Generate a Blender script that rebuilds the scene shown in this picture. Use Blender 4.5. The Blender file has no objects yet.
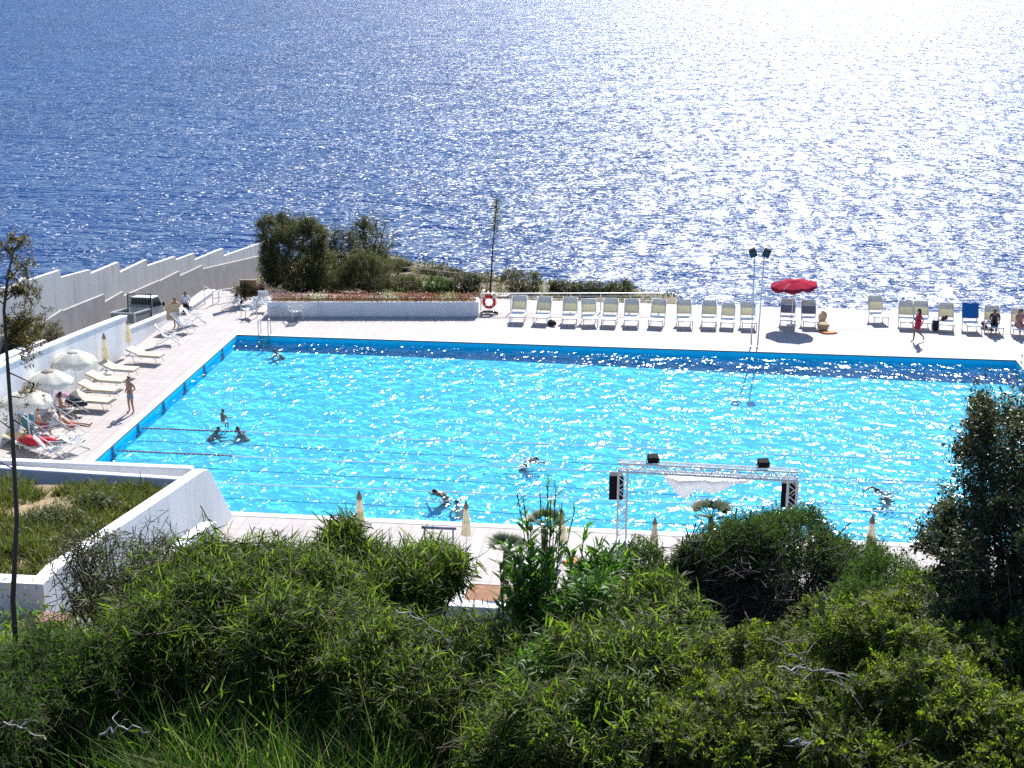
import bpy, math, random
import numpy as np
from mathutils import Vector, Matrix

random.seed(7)
RNG = np.random.default_rng(11)
scene = bpy.context.scene
COL = scene.collection
PI = math.pi

# ------------------------------------------------------------------ survey of the place (metres)
# origin = sea-side left corner of the pool at deck level, +X along the long side, +Y towards the sea
CAM = np.array([20.545454918, -64.781702583, 18.1667889])
FOC, YAW, PIT, ROL = 1450.0, -0.1129924727, 0.299400922, 0.0023382291
_f = np.array([math.sin(YAW)*math.cos(PIT), math.cos(YAW)*math.cos(PIT), -math.sin(PIT)])
_r0 = np.array([math.cos(YAW), -math.sin(YAW), 0.0]); _u0 = np.cross(_r0, _f)
_r = math.cos(ROL)*_r0 + math.sin(ROL)*_u0
_u = -math.sin(ROL)*_r0 + math.cos(ROL)*_u0
POOL_L, POOL_W, WATER_Z, SEA_Z = 36.0, 21.6, -0.22, -16.0

def ray(x, y): return _f + ((x-512)/FOC)*_r + ((384-y)/FOC)*_u
def onX(x, y, X):
    d = ray(x, y); return CAM + d*((X-CAM[0])/d[0])
def onY(x, y, Y):
    d = ray(x, y); return CAM + d*((Y-CAM[1])/d[1])
def onZ(x, y, Z=0.0):
    d = ray(x, y); return CAM + d*((Z-CAM[2])/d[2])
def atD(x, y, D): return CAM + D*ray(x, y)

# ------------------------------------------------------------------ node helpers
def new_mat(name):
    m = bpy.data.materials.new(name); m.use_nodes = True
    nt = m.node_tree; nt.nodes.clear()
    out = nt.nodes.new('ShaderNodeOutputMaterial')
    return m, nt, out
def N(nt, kind, **kw):
    n = nt.nodes.new(kind)
    for k, v in kw.items():
        if k in n.inputs: n.inputs[k].default_value = v
        else: setattr(n, k, v)
    return n
def L(nt, a, b): nt.links.new(a, b)
def ramp(nt, fac, stops):
    r = nt.nodes.new('ShaderNodeValToRGB')
    els = r.color_ramp.elements
    while len(els) < len(stops): els.new(0.5)
    for e, (p, c) in zip(els, stops):
        e.position = p; e.color = (*c, 1) if len(c) == 3 else c
    L(nt, fac, r.inputs['Fac']); return r.outputs['Color']
def coords(nt, scale=(1, 1, 1), obj=True, rot=(0, 0, 0)):
    t = N(nt, 'ShaderNodeTexCoord'); mp = N(nt, 'ShaderNodeMapping')
    mp.inputs['Scale'].default_value = scale; mp.inputs['Rotation'].default_value = rot
    if obj: L(nt, t.outputs['Object'], mp.inputs['Vector'])
    else:
        g = N(nt, 'ShaderNodeNewGeometry'); L(nt, g.outputs['Position'], mp.inputs['Vector'])
    return mp.outputs['Vector']
def noise(nt, vec, scale, detail=4, rough=0.55, dist=0.0):
    n = N(nt, 'ShaderNodeTexNoise', Scale=scale, Detail=detail, Roughness=rough, Distortion=dist)
    L(nt, vec, n.inputs['Vector']); return n.outputs['Fac']
def mathn(nt, op, a, b=None, clamp=False):
    n = nt.nodes.new('ShaderNodeMath'); n.operation = op; n.use_clamp = clamp
    for i, v in enumerate((a, b)):
        if v is None: continue
        if isinstance(v, (int, float)): n.inputs[i].default_value = v
        else: L(nt, v, n.inputs[i])
    return n.outputs[0]
def mixc(nt, fac, a, b, mode='MIX'):
    n = nt.nodes.new('ShaderNodeMix'); n.data_type = 'RGBA'; n.blend_type = mode
    for sock, v in ((n.inputs[0], fac), (n.inputs[6], a), (n.inputs[7], b)):
        if isinstance(v, (int, float)): sock.default_value = v
        elif isinstance(v, tuple): sock.default_value = (*v, 1) if len(v) == 3 else v
        else: L(nt, v, sock)
    return n.outputs[2]
def bump(nt, h, strength=0.3, dist=0.02, normal=None):
    b = N(nt, 'ShaderNodeBump', Strength=strength, Distance=dist)
    L(nt, h, b.inputs['Height'])
    if normal is not None: L(nt, normal, b.inputs['Normal'])
    return b.outputs['Normal']

def plain(name, col, rough=0.6, var=0.12, scale=6.0, metal=0.0, bmp=0.0, spec=0.4, trans=0.0):
    """a painted / fabric / metal surface with a little uneven wear"""
    m, nt, out = new_mat(name)
    p = N(nt, 'ShaderNodeBsdfPrincipled', Roughness=rough, Metallic=metal)
    p.inputs['Specular IOR Level'].default_value = spec
    v = coords(nt)
    n = noise(nt, v, scale, 5, 0.6)
    c = tuple(col)
    lo = tuple(max(0, x*(1-var)) for x in c); hi = tuple(min(1, x*(1+var)) for x in c)
    cc = ramp(nt, n, [(0.3, lo), (0.7, hi)])
    L(nt, cc, p.inputs['Base Color'])
    if bmp: L(nt, bump(nt, n, bmp, 0.01), p.inputs['Normal'])
    if trans:
        tr = N(nt, 'ShaderNodeBsdfTranslucent'); L(nt, cc, tr.inputs['Color'])
        mx = N(nt, 'ShaderNodeMixShader', Fac=trans)
        L(nt, p.outputs[0], mx.inputs[1]); L(nt, tr.outputs[0], mx.inputs[2]); L(nt, mx.outputs[0], out.inputs[0])
    else: L(nt, p.outputs[0], out.inputs[0])
    return m

# ------------------------------------------------------------------ mesh helpers
class MB:
    """collects shapes and links them as one mesh object"""
    def __init__(s): s.v = []; s.f = []
    def add(s, vs, fs):
        o = len(s.v); s.v.extend([tuple(map(float, q)) for q in vs]); s.f.extend([tuple(i+o for i in q) for q in fs]); return s
    def box(s, x0, y0, z0, x1, y1, z1):
        return s.hexa([(x0,y0,z0),(x1,y0,z0),(x1,y1,z0),(x0,y1,z0),(x0,y0,z1),(x1,y0,z1),(x1,y1,z1),(x0,y1,z1)])
    def hexa(s, q):
        return s.add(q, [(0,3,2,1),(4,5,6,7),(0,1,5,4),(1,2,6,5),(2,3,7,6),(3,0,4,7)])
    def cbox(s, c, size, rot=None):
        c = Vector(c); h = Vector(size)/2; rot = rot or Matrix.Identity(3)
        q = [c + rot @ Vector((sx*h.x, sy*h.y, sz*h.z)) for sz in (-1, 1) for sx, sy in ((-1,-1),(1,-1),(1,1),(-1,1))]
        return s.hexa(q)
    def tube(s, pts, rad, n=8, caps=True):
        pts = [Vector(p) for p in pts]
        if not isinstance(rad, (list, tuple)): rad = [rad]*len(pts)
        rings = []; prev = None
        for i, p in enumerate(pts):
            t = (pts[min(i+1, len(pts)-1)] - pts[max(i-1, 0)]).normalized()
            ref = prev if prev is not None else (Vector((0,0,1)) if abs(t.z) < .9 else Vector((1,0,0)))
            a = (ref - t*ref.dot(t))
            if a.length < 1e-4: a = t.orthogonal()
            a.normalize(); b = t.cross(a); prev = a
            rings.append([p + (a*math.cos(2*PI*k/n) + b*math.sin(2*PI*k/n))*rad[i] for k in range(n)])
        vs = [q for r in rings for q in r]; fs = []
        for i in range(len(rings)-1):
            for k in range(n):
                fs.append((i*n+k, i*n+(k+1)%n, (i+1)*n+(k+1)%n, (i+1)*n+k))
        if caps: fs += [tuple(range(n-1, -1, -1)), tuple((len(rings)-1)*n+k for k in range(n))]
        return s.add(vs, fs)
    def lathe(s, prof, n=24, c=(0,0,0), wob=None):
        vs = []; fs = []
        for i, (r, z) in enumerate(prof):
            for k in range(n):
                a = 2*PI*k/n; rr = r*(wob(i, k, a) if wob else 1)
                vs.append((c[0]+rr*math.cos(a), c[1]+rr*math.sin(a), c[2]+z))
        for i in range(len(prof)-1):
            for k in range(n):
                fs.append((i*n+k, i*n+(k+1)%n, (i+1)*n+(k+1)%n, (i+1)*n+k))
        return s.add(vs, fs)
    def prism(s, poly, a, b):
        """poly = list of 2-D points, a/b = functions (or 3-D offsets) mapping them to the two end faces"""
        n = len(poly); vs = [a(*q) for q in poly] + [b(*q) for q in poly]
        fs = [tuple(range(n-1, -1, -1)), tuple(range(n, 2*n))] + [(k, (k+1)%n, n+(k+1)%n, n+k) for k in range(n)]
        return s.add(vs, fs)
    def ball(s, c, r, nu=10, nv=7, jit=0.0):
        r = (r, r, r) if isinstance(r, (int, float)) else r
        vs = [(c[0], c[1], c[2]-r[2])]
        for i in range(1, nv):
            ph = -PI/2 + PI*i/nv
            for k in range(nu):
                a = 2*PI*k/nu; j = 1+random.uniform(-jit, jit)
                vs.append((c[0]+r[0]*j*math.cos(ph)*math.cos(a), c[1]+r[1]*j*math.cos(ph)*math.sin(a), c[2]+r[2]*j*math.sin(ph)))
        vs.append((c[0], c[1], c[2]+r[2])); t = len(vs)-1; fs = []
        for k in range(nu):
            fs.append((0, 1+(k+1)%nu, 1+k)); fs.append((t, 1+(nv-2)*nu+k, 1+(nv-2)*nu+(k+1)%nu))
        for i in range(nv-2):
            for k in range(nu):
                fs.append((1+i*nu+k, 1+i*nu+(k+1)%nu, 1+(i+1)*nu+(k+1)%nu, 1+(i+1)*nu+k))
        return s.add(vs, fs)
    def build(s, name, mat, parent=None, smooth=False, bevel=0.0, loc=None):
        me = bpy.data.meshes.new(name); me.from_pydata(s.v, [], s.f); me.update()
        if mat: me.materials.append(mat)
        if smooth:
            me.polygons.foreach_set('use_smooth', [True]*len(me.polygons))
        o = bpy.data.objects.new(name, me); COL.objects.link(o)
        if parent: o.parent = parent
        if loc is not None: o.location = loc
        if bevel:
            b = o.modifiers.new('Bevel', 'BEVEL'); b.width = bevel; b.segments = 2; b.limit_method = 'ANGLE'
        return o

def tag(o, label=None, cat=None, group=None, kind=None):
    if label: o['label'] = label
    if cat: o['category'] = cat
    if group: o['group'] = group
    if kind: o['kind'] = kind
    return o
def empty(name, loc, rz=0.0, label=None, cat=None, group=None, scale=1.0):
    o = bpy.data.objects.new(name, None); COL.objects.link(o)
    o.location = loc; o.rotation_euler = (0, 0, rz); o.empty_display_size = 0.2; o.scale = (scale,)*3
    return tag(o, label, cat, group)
def copy_tree(o, parent=None):
    c = o.copy(); COL.objects.link(c); c.parent = parent
    for ch in list(o.children): copy_tree(ch, c)
    return c
def put(proto_used, proto, loc, rz, label, group, scale=1.0):
    """first call uses the prototype itself, later calls a copy of it and all its parts"""
    o = proto if not proto_used else copy_tree(proto)
    o.location = loc; o.rotation_euler = (0, 0, rz); o.scale = (scale,)*3
    tag(o, label, None, group); return o

# ------------------------------------------------------------------ camera, sun and sky
cam = bpy.data.cameras.new('camera'); camo = bpy.data.objects.new('camera', cam); COL.objects.link(camo)
cam.sensor_fit = 'HORIZONTAL'; cam.sensor_width = 36.0; cam.lens = 36.0*FOC/1024.0
cam.clip_start = 0.1; cam.clip_end = 12000
mw = Matrix(((_r[0], _u[0], -_f[0], CAM[0]), (_r[1], _u[1], -_f[1], CAM[1]), (_r[2], _u[2], -_f[2], CAM[2]), (0,0,0,1)))
camo.matrix_world = mw
scene.camera = camo

SUN_EL, SUN_AZ = math.radians(39), math.radians(6.5)      # azimuth from +Y towards +X
sd = Vector((math.sin(SUN_AZ)*math.cos(SUN_EL), math.cos(SUN_AZ)*math.cos(SUN_EL), math.sin(SUN_EL)))
sun = bpy.data.lights.new('sun', 'SUN'); sun.energy = 4.8; sun.angle = math.radians(0.53); sun.color = (1.0, 0.965, 0.9)
suno = bpy.data.objects.new('sun', sun); COL.objects.link(suno)
suno.rotation_euler = sd.to_track_quat('Z', 'Y').to_euler(); suno.location = (20, 40, 60)
world = bpy.data.worlds.new('World'); scene.world = world; world.use_nodes = True
wn = world.node_tree; wn.nodes.clear()
sky = wn.nodes.new('ShaderNodeTexSky'); sky.sky_type = 'NISHITA'; sky.sun_disc = False
sky.sun_elevation = SUN_EL; sky.sun_rotation = SUN_AZ; sky.air_density = 1.0; sky.dust_density = 0.3; sky.ozone_density = 4.0
bg = wn.nodes.new('ShaderNodeBackground'); bg.inputs['Strength'].default_value = 0.105
wo = wn.nodes.new('ShaderNodeOutputWorld')
wn.links.new(sky.outputs[0], bg.inputs['Color']); wn.links.new(bg.outputs[0], wo.inputs['Surface'])
scene.view_settings.view_transform = 'Standard'; scene.view_settings.look = 'None'
scene.view_settings.gamma = 1.0; scene.view_settings.exposure = 1.0; scene.view_settings.use_curve_mapping = False
scene.render.engine = 'CYCLES'
scene.cycles.use_denoising = False
scene.cycles.max_bounces = 8; scene.cycles.transparent_max_bounces = 16
scene.cycles.diffuse_bounces = 3; scene.cycles.glossy_bounces = 3; scene.cycles.transmission_bounces = 4
scene.cycles.caustics_reflective = False; scene.cycles.caustics_refractive = False
scene.cycles.sample_clamp_indirect = 4.0
# ------------------------------------------------------------------ materials of the setting
def mat_deck():
    m, nt, out = new_mat('deck_stone')
    p = N(nt, 'ShaderNodeBsdfPrincipled', Roughness=0.75)
    v = coords(nt, obj=False)
    br = N(nt, 'ShaderNodeTexBrick', Scale=1.0)
    br.inputs['Color1'].default_value = (0.385, 0.345, 0.335, 1); br.inputs['Color2'].default_value = (0.34, 0.30, 0.29, 1)
    br.inputs['Mortar'].default_value = (0.21, 0.18, 0.17, 1)
    br.inputs['Mortar Size'].default_value = 0.012; br.inputs['Brick Width'].default_value = 0.5; br.inputs['Row Height'].default_value = 0.5
    br.offset = 0.0
    L(nt, v, br.inputs['Vector'])
    s1 = noise(nt, v, 0.5, 6, 0.65); s2 = noise(nt, v, 5.0, 4, 0.6)
    c = mixc(nt, mathn(nt, 'MULTIPLY', ramp(nt, s1, [(0.42, (0, 0, 0)), (0.72, (1, 1, 1))]), 0.6), br.outputs['Color'], (0.29, 0.25, 0.235))
    c = mixc(nt, mathn(nt, 'MULTIPLY', ramp(nt, s2, [(0.55, (0, 0, 0)), (0.75, (1, 1, 1))]), 0.25), c, (0.5, 0.47, 0.455))
    L(nt, c, p.inputs['Base Color'])
    L(nt, bump(nt, br.outputs['Fac'], 0.15, 0.004), p.inputs['Normal'])
    L(nt, p.outputs[0], out.inputs[0]); return m
def mat_white(name='white_wall', col=(0.78, 0.775, 0.79), dirt=(0.50, 0.46, 0.42), amount=0.5):
    m, nt, out = new_mat(name)
    p = N(nt, 'ShaderNodeBsdfPrincipled', Roughness=0.8)
    v = coords(nt, obj=False)
    vs = coords(nt, (1.5, 1.5, 0.25), obj=False)
    n1 = noise(nt, vs, 1.2, 6, 0.65); n2 = noise(nt, v, 9.0, 5, 0.6)
    c = mixc(nt, mathn(nt, 'MULTIPLY', ramp(nt, n1, [(0.48, (0, 0, 0)), (0.8, (1, 1, 1))]), amount), col, dirt)
    L(nt, c, p.inputs['Base Color'])
    L(nt, bump(nt, n2, 0.25, 0.008), p.inputs['Normal'])
    L(nt, p.outputs[0], out.inputs[0]); return m
def mat_concrete(name, a, b, scale=1.2):
    m, nt, out = new_mat(name)
    p = N(nt, 'ShaderNodeBsdfPrincipled', Roughness=0.9)
    v = coords(nt, obj=False); n1 = noise(nt, v, scale, 7, 0.65); n2 = noise(nt, v, 14, 5, 0.6)
    L(nt, ramp(nt, n1, [(0.3, a), (0.7, b)]), p.inputs['Base Color'])
    L(nt, bump(nt, n2, 0.35, 0.01), p.inputs['Normal'])
    L(nt, p.outputs[0], out.inputs[0]); return m
def mat_ground(name, stops, scale=1.5, bd=0.06):
    m, nt, out = new_mat(name)
    p = N(nt, 'ShaderNodeBsdfPrincipled', Roughness=0.95)
    v = coords(nt, obj=False); n1 = noise(nt, v, scale, 8, 0.7); n2 = noise(nt, v, scale*8, 5, 0.65)
    f = mathn(nt, 'ADD', mathn(nt, 'MULTIPLY', n1, 0.65), mathn(nt, 'MULTIPLY', n2, 0.35))
    L(nt, ramp(nt, f, stops), p.inputs['Base Color'])
    L(nt, bump(nt, f, 0.8, bd), p.inputs['Normal'])
    L(nt, p.outputs[0], out.inputs[0]); return m
def mat_pool(name, a, b, grout):
    m, nt, out = new_mat(name)
    p = N(nt, 'ShaderNodeBsdfPrincipled', Roughness=0.95); p.inputs['Specular IOR Level'].default_value = 0.0
    v = coords(nt, obj=False)
    n1 = noise(nt, v, 2.2, 3, 0.5)
    ck = N(nt, 'ShaderNodeTexVoronoi', Scale=9.0); L(nt, v, ck.inputs['Vector'])
    sep = N(nt, 'ShaderNodeSeparateColor'); L(nt, ck.outputs['Color'], sep.inputs[0])
    f = mathn(nt, 'ADD', mathn(nt, 'MULTIPLY', n1, 0.6), mathn(nt, 'MULTIPLY', sep.outputs[0], 0.4))
    L(nt, ramp(nt, f, [(0.25, a), (0.75, b)]), p.inputs['Base Color'])
    L(nt, p.outputs[0], out.inputs[0]); return m

def mat_pool_water():
    m, nt, out = new_mat('pool_water_surface')
    v = coords(nt, (1, 1, 1), obj=False)
    n1 = noise(nt, v, 1.1, 1, 0.5, 0.4); n2 = noise(nt, coords(nt, (1.35, 0.8, 1), obj=False, rot=(0, 0, 0.35)), 2.3, 1.4, 0.55, 0.6)
    h = mathn(nt, 'ADD', mathn(nt, 'MULTIPLY', n1, 1.0), mathn(nt, 'MULTIPLY', n2, 0.65))
    grp = noise(nt, coords(nt, (0.9, 0.4, 1), obj=False, rot=(0, 0, 0.3)), 1.0, 4, 0.6, 0.6)
    nb = N(nt, 'ShaderNodeBump', Distance=POOL_BUMP); L(nt, h, nb.inputs['Height'])
    st = ramp(nt, grp, [(0.34, (0.3,)*3), (0.6, (1.0,)*3)]); L(nt, st, nb.inputs['Strength']); nb = nb.outputs['Normal']
    g = N(nt, 'ShaderNodeBsdfGlossy', Roughness=0.215); g.distribution = 'BECKMANN'
    L(nt, nb, g.inputs['Normal'])
    lw = N(nt, 'ShaderNodeLayerWeight', Blend=0.5); L(nt, nb, lw.inputs['Normal'])
    tcol = ramp(nt, lw.outputs['Facing'], [(0.35, (0.90, 1.0, 1.0)), (0.60, (0.84, 0.99, 1.0)), (0.9, (0.62, 0.94, 1.0))])
    t = N(nt, 'ShaderNodeBsdfTransparent'); L(nt, tcol, t.inputs['Color'])
    fr = N(nt, 'ShaderNodeFresnel', IOR=1.33); L(nt, nb, fr.inputs['Normal'])
    mx = N(nt, 'ShaderNodeMixShader'); L(nt, mathn(nt, 'MULTIPLY', fr.outputs[0], 0.5), mx.inputs[0])
    L(nt, t.outputs[0], mx.inputs[1]); L(nt, g.outputs[0], mx.inputs[2]); L(nt, mx.outputs[0], out.inputs[0]); return m
def mat_sea():
    m, nt, out = new_mat('sea_surface')
    v = coords(nt, (1, 1, 1), obj=False)
    vw = coords(nt, (0.34, 1.0, 1), obj=False, rot=(0, 0, math.radians(-14)))
    n0 = noise(nt, vw, 0.09, 3, 0.5, 0.4); n1 = noise(nt, vw, 0.36, 2, 0.5, 0.5); n2 = noise(nt, coords(nt, (0.52, 1.0, 1), obj=False, rot=(0, 0, math.radians(-17))), 1.3, 2, 0.5, 0.7)
    big = noise(nt, coords(nt, (0.02, 0.008, 1), obj=False, rot=(0, 0, 0.35)), 1.0, 4, 0.6)
    h = mathn(nt, 'ADD', mathn(nt, 'MULTIPLY', n0, 2.2), mathn(nt, 'ADD', mathn(nt, 'MULTIPLY', n1, 1.0), mathn(nt, 'MULTIPLY', n2, 0.50)))
    grp = noise(nt, coords(nt, (0.55, 0.17, 1), obj=False, rot=(0, 0, math.radians(22))), 1.0, 4, 0.62, 0.8)
    nb = N(nt, 'ShaderNodeBump', Distance=SEA_BUMP); L(nt, h, nb.inputs['Height'])
    st = ramp(nt, grp, [(0.34, (0.22,)*3), (0.48, (0.62,)*3), (0.64, (1.0,)*3)]); L(nt, st, nb.inputs['Strength']); nb = nb.outputs['Normal']
    g = N(nt, 'ShaderNodeBsdfGlossy', Roughness=0.37); g.distribution = 'BECKMANN'; L(nt, nb, g.inputs['Normal'])
    d = N(nt, 'ShaderNodeBsdfDiffuse')
    L(nt, ramp(nt, big, [(0.3, (0.001, 0.024, 0.105)), (0.7, (0.002, 0.034, 0.14))]), d.inputs['Color'])
    fr = N(nt, 'ShaderNodeFresnel', IOR=1.33); L(nt, nb, fr.inputs['Normal'])
    fac = mathn(nt, 'MULTIPLY', fr.outputs[0], 0.66)
    mx = N(nt, 'ShaderNodeMixShader'); L(nt, fac, mx.inputs[0])
    L(nt, d.outputs[0], mx.inputs[1]); L(nt, g.outputs[0], mx.inputs[2]); L(nt, mx.outputs[0], out.inputs[0]); return m
POOL_BUMP, SEA_BUMP = 0.27, 2.1
M = dict(
    deck=mat_deck(), white=mat_white(), wall_grey=mat_white('weathered_wall', (0.54, 0.525, 0.52), (0.34, 0.30, 0.28), 0.8),
    coping=mat_white('coping_stone', (0.55, 0.53, 0.52), (0.42, 0.38, 0.36), 0.4),
    road=mat_concrete('road_concrete', (0.20, 0.175, 0.165), (0.32, 0.285, 0.27), 0.8),
    lowband=mat_concrete('bare_render', (0.30, 0.275, 0.265), (0.43, 0.40, 0.385), 1.0),
    path=mat_concrete('sandy_path', (0.50, 0.44, 0.37), (0.64, 0.58, 0.5), 1.0),
    paving=mat_concrete('grey_paving', (0.22, 0.2, 0.2), (0.33, 0.3, 0.3), 1.6),
    soil=mat_ground('red_soil', [(0.3, (0.16, 0.075, 0.04)), (0.55, (0.30, 0.15, 0.085)), (0.75, (0.42, 0.25, 0.15))], 3.0, 0.05),
    drysoil=mat_ground('dry_soil', [(0.3, (0.14, 0.10, 0.045)), (0.5, (0.27, 0.19, 0.10)), (0.75, (0.42, 0.30, 0.18))], 1.6, 0.08),
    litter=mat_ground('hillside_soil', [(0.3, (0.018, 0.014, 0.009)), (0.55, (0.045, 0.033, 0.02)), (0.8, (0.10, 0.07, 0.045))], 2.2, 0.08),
    coast=mat_ground('coast_soil', [(0.3, (0.06, 0.05, 0.03)), (0.55, (0.16, 0.125, 0.085)), (0.8, (0.34, 0.28, 0.21))], 1.3, 0.1),
    pool_floor=mat_pool('pool_floor_mosaic', (0.075, 0.49, 0.72), (0.13, 0.61, 0.82), None),
    pool_wall=mat_pool('pool_wall_mosaic', (0.015, 0.62, 0.96), (0.03, 0.70, 0.97), None),
    pool_mark=plain('navy_tile', (0.012, 0.035, 0.13), 0.4),
    pool_water=mat_pool_water(), sea=mat_sea(),
)

def structure(name, mb, mat, **k):
    return tag(mb.build(name, mat, **k), kind='structure')

# sea: one sheet to the horizon
mb = MB(); S = 9000
mb.add([(-S, -400, SEA_Z), (S, -400, SEA_Z), (S, S, SEA_Z), (-S, S, SEA_Z)], [(0, 1, 2, 3)])
structure('sea', mb, M['sea'])

# land: one height field from behind the camera to the sea cliff
def sstep(a, b, x):
    t = min(1, max(0, (x-a)/(b-a))); return t*t*(3-2*t)
def hnoise(x, y):
    return (math.sin(x*0.9+1.3*math.sin(y*0.7))*0.5 + math.sin(y*1.1+0.8*math.sin(x*1.3+2))*0.5)
def coast_y(x):
    if x < -30: return 62
    if x < -4: return 37
    if x < 20.5: return 34 - 14*sstep(-4, 14, x) - 3.0*sstep(12, 20, x)
    return 17 - 6.7*sstep(20.5, 22, x)
def road_z(y): return -0.85 - 0.14*max(-3.0, y) if y > -3 else -0.43 + 0.09*(-3-y)
def land_z(x, y):
    d = y - CAM[1]
    if y > -21:
        z = -3.2 if (-4.6 < x < 41 and y < 9.4) else -0.35 - 0.10*max(0, y-6)
        if x < -4.6: z = road_z(y)-0.12
        if x < -9.6:
            z = road_z(y) + 0.2 + min(0, (x+11.2)*1.5 - 0.05*max(0, y-6)*(-9.6-x))
            z = max(z, -19)
    else:
        prof = [(-40, 19.0), (-3, 16.9), (0.8, 16.4), (4.0, 13.3), (8, 12.6), (10, 12.1), (13, 11.0), (17, 8.8), (28.5, 3.0), (35.5, 0.02), (38.2, -0.05), (39.5, -3.2), (45, -3.2)]
        z = 0
        for (d0, z0), (d1, z1) in zip(prof, prof[1:]):
            if d0 <= d <= d1: z = z0 + (z1-z0)*(d-d0)/(d1-d0)
        if d < 14: z += 0.14*hnoise(x*1.3, y*1.3)
        if x < 8 and d > 20: z = z + ((-3.2 if y > -27 else 3.1*sstep(-27, -34, y)-.4)-z)*sstep(9, 7, x)
        if x < -4.6: z = max(z, road_z(y)-0.12)
    cy = coast_y(x)
    if y > cy: z = z + (-19-z)*sstep(cy, cy+7, y)
    elif y > 8 and not (-4.6 < x < 41 and y < 9.4): z += 0.18*hnoise(x*1.7, y*1.4)
    return z
def height_sheet(name, x0, x1, y0, y1, step, mat, fn=land_z, dz=0.0):
    nx, ny = int((x1-x0)/step)+1, int((y1-y0)/step)+1
    vs = [(x0+i*step, y0+j*step, fn(x0+i*step, y0+j*step)+dz) for j in range(ny) for i in range(nx)]
    fs = [(j*nx+i, j*nx+i+1, (j+1)*nx+i+1, (j+1)*nx+i) for j in range(ny-1) for i in range(nx-1)]
    mb = MB(); mb.v = vs; mb.f = fs
    return structure(name, mb, mat, smooth=True)
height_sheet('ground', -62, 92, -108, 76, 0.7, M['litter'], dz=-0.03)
# coast and bank soil lie on the same land as thin sheets
def sub_sheet(name, x0, x1, y0, y1, mat, dz, step=0.6, fn=land_z):
    return height_sheet(name, x0, x1, y0, y1, step, mat, fn, dz)
sub_sheet('coastal_ground', -4.4, 41.6, 9.5, 66, M['coast'], 0.03)

# road outside the left wall, running down towards the sea
mb = MB(); ys = np.linspace(-30, 40, 46)
for y0, y1 in zip(ys, ys[1:]):
    mb.add([(-8.9, y0, road_z(y0)), (-4.6, y0, road_z(y0)), (-4.6, y1, road_z(y1)), (-8.9, y1, road_z(y1))], [(0, 1, 2, 3)])
structure('road', mb, M['road'])

# pool deck: slabs round the water (butted, so that no faces coincide)
DX0, DX1, DY0, DY1 = -4.55, 41.0, -26.2, 8.6
mb = MB()
mb.box(DX0, 0, -3.0, DX1, DY1, 0); mb.box(DX0, -21.62, -3.0, 0, -0.001, 0); mb.box(36, -21.62, -3.0, DX1, -0.001, 0)
mb.box(8.2, DY0, -3.0, DX1, -21.621, 0); mb.box(-4.55, -24.2, -3.0, 8.199, -21.621, 0)
structure('pool_deck', mb, M['deck'])
# pool coping: a slightly proud light edge
mb = MB()
for a in [(-0.32, 0.003, 36.32, 0.33), (-0.32, -21.95, 36.32, -21.623), (-0.32, -21.62, -0.003, 0.0), (36.003, -21.62, 36.32, 0.0)]:
    mb.box(a[0], a[1], -0.05, a[2], a[3], 0.012)
structure('pool_coping', mb, M['coping'])
# a shallow drainage line in front of the sea-side chairs
mb = MB(); mb.box(10.9, 4.55, 0.001, 41, 4.60, 0.006); structure('deck_drain', mb, M['paving'])

def floor_z(x): return -0.58 - 0.26*sstep(4, 36, x)
mb = MB(); xs = np.linspace(0, 36, 25)
for x0, x1 in zip(xs, xs[1:]):
    mb.add([(x0, -21.6, floor_z(x0)), (x1, -21.6, floor_z(x1)), (x1, 0, floor_z(x1)), (x0, 0, floor_z(x0))], [(0, 1, 2, 3)])
structure('pool_floor', mb, M['pool_floor'])
mb = MB(); e = 0.004
mb.add([(e, -e, -2), (36-e, -e, -2), (36-e, -e, -0.052), (e, -e, -0.052)], [(0, 1, 2, 3)])
mb.add([(e, -21.6+e, -2), (36-e, -21.6+e, -2), (36-e, -21.6+e, -0.052), (e, -21.6+e, -0.052)], [(3, 2, 1, 0)])
mb.add([(e, -21.6, -2), (e, 0, -2), (e, 0, -0.052), (e, -21.6, -0.052)], [(0, 1, 2, 3)])
mb.add([(36-e, -21.6, -2), (36-e, 0, -2), (36-e, 0, -0.052), (36-e, -21.6, -0.052)], [(3, 2, 1, 0)])
structure('pool_wall', mb, M['pool_wall'])
mb = MB(); mb.add([(0.006, -21.59, WATER_Z), (35.99, -21.59, WATER_Z), (35.99, -0.006, WATER_Z), (0.006, -0.006, WATER_Z)], [(0, 1, 2, 3)])
structure('pool_water', mb, M['pool_water'])

# lane-end marks on the left wall: navy tile strips with a cross bar
LANES = [-2.35, -5.0, -7.65, -10.3, -13.2, -15.85, -18.55]
for i, y in enumerate(LANES):
    mb = MB(); mb.box(0.006, y-0.11, -0.57, 0.022, y+0.11, -0.058); mb.box(0.006, y-0.3, -0.52, 0.024, y+0.3, -0.42)
    o = mb.build('lane_marker', M['pool_mark'])
    tag(o, ['navy tile lane marker nearest the far corner of the pool', 'second navy tile lane marker from the far pool corner',
            'third navy tile lane marker from the far pool corner', 'navy tile lane marker on the wall beside the standing man',
            'navy tile lane marker where the upper rope with maroon floats ends', 'navy tile lane marker where the lower rope with maroon floats ends',
            'navy tile lane marker nearest the planter, last on the left pool wall'][i], 'lane marker', 'lane markers on the left pool wall')
    if False: pass

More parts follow.
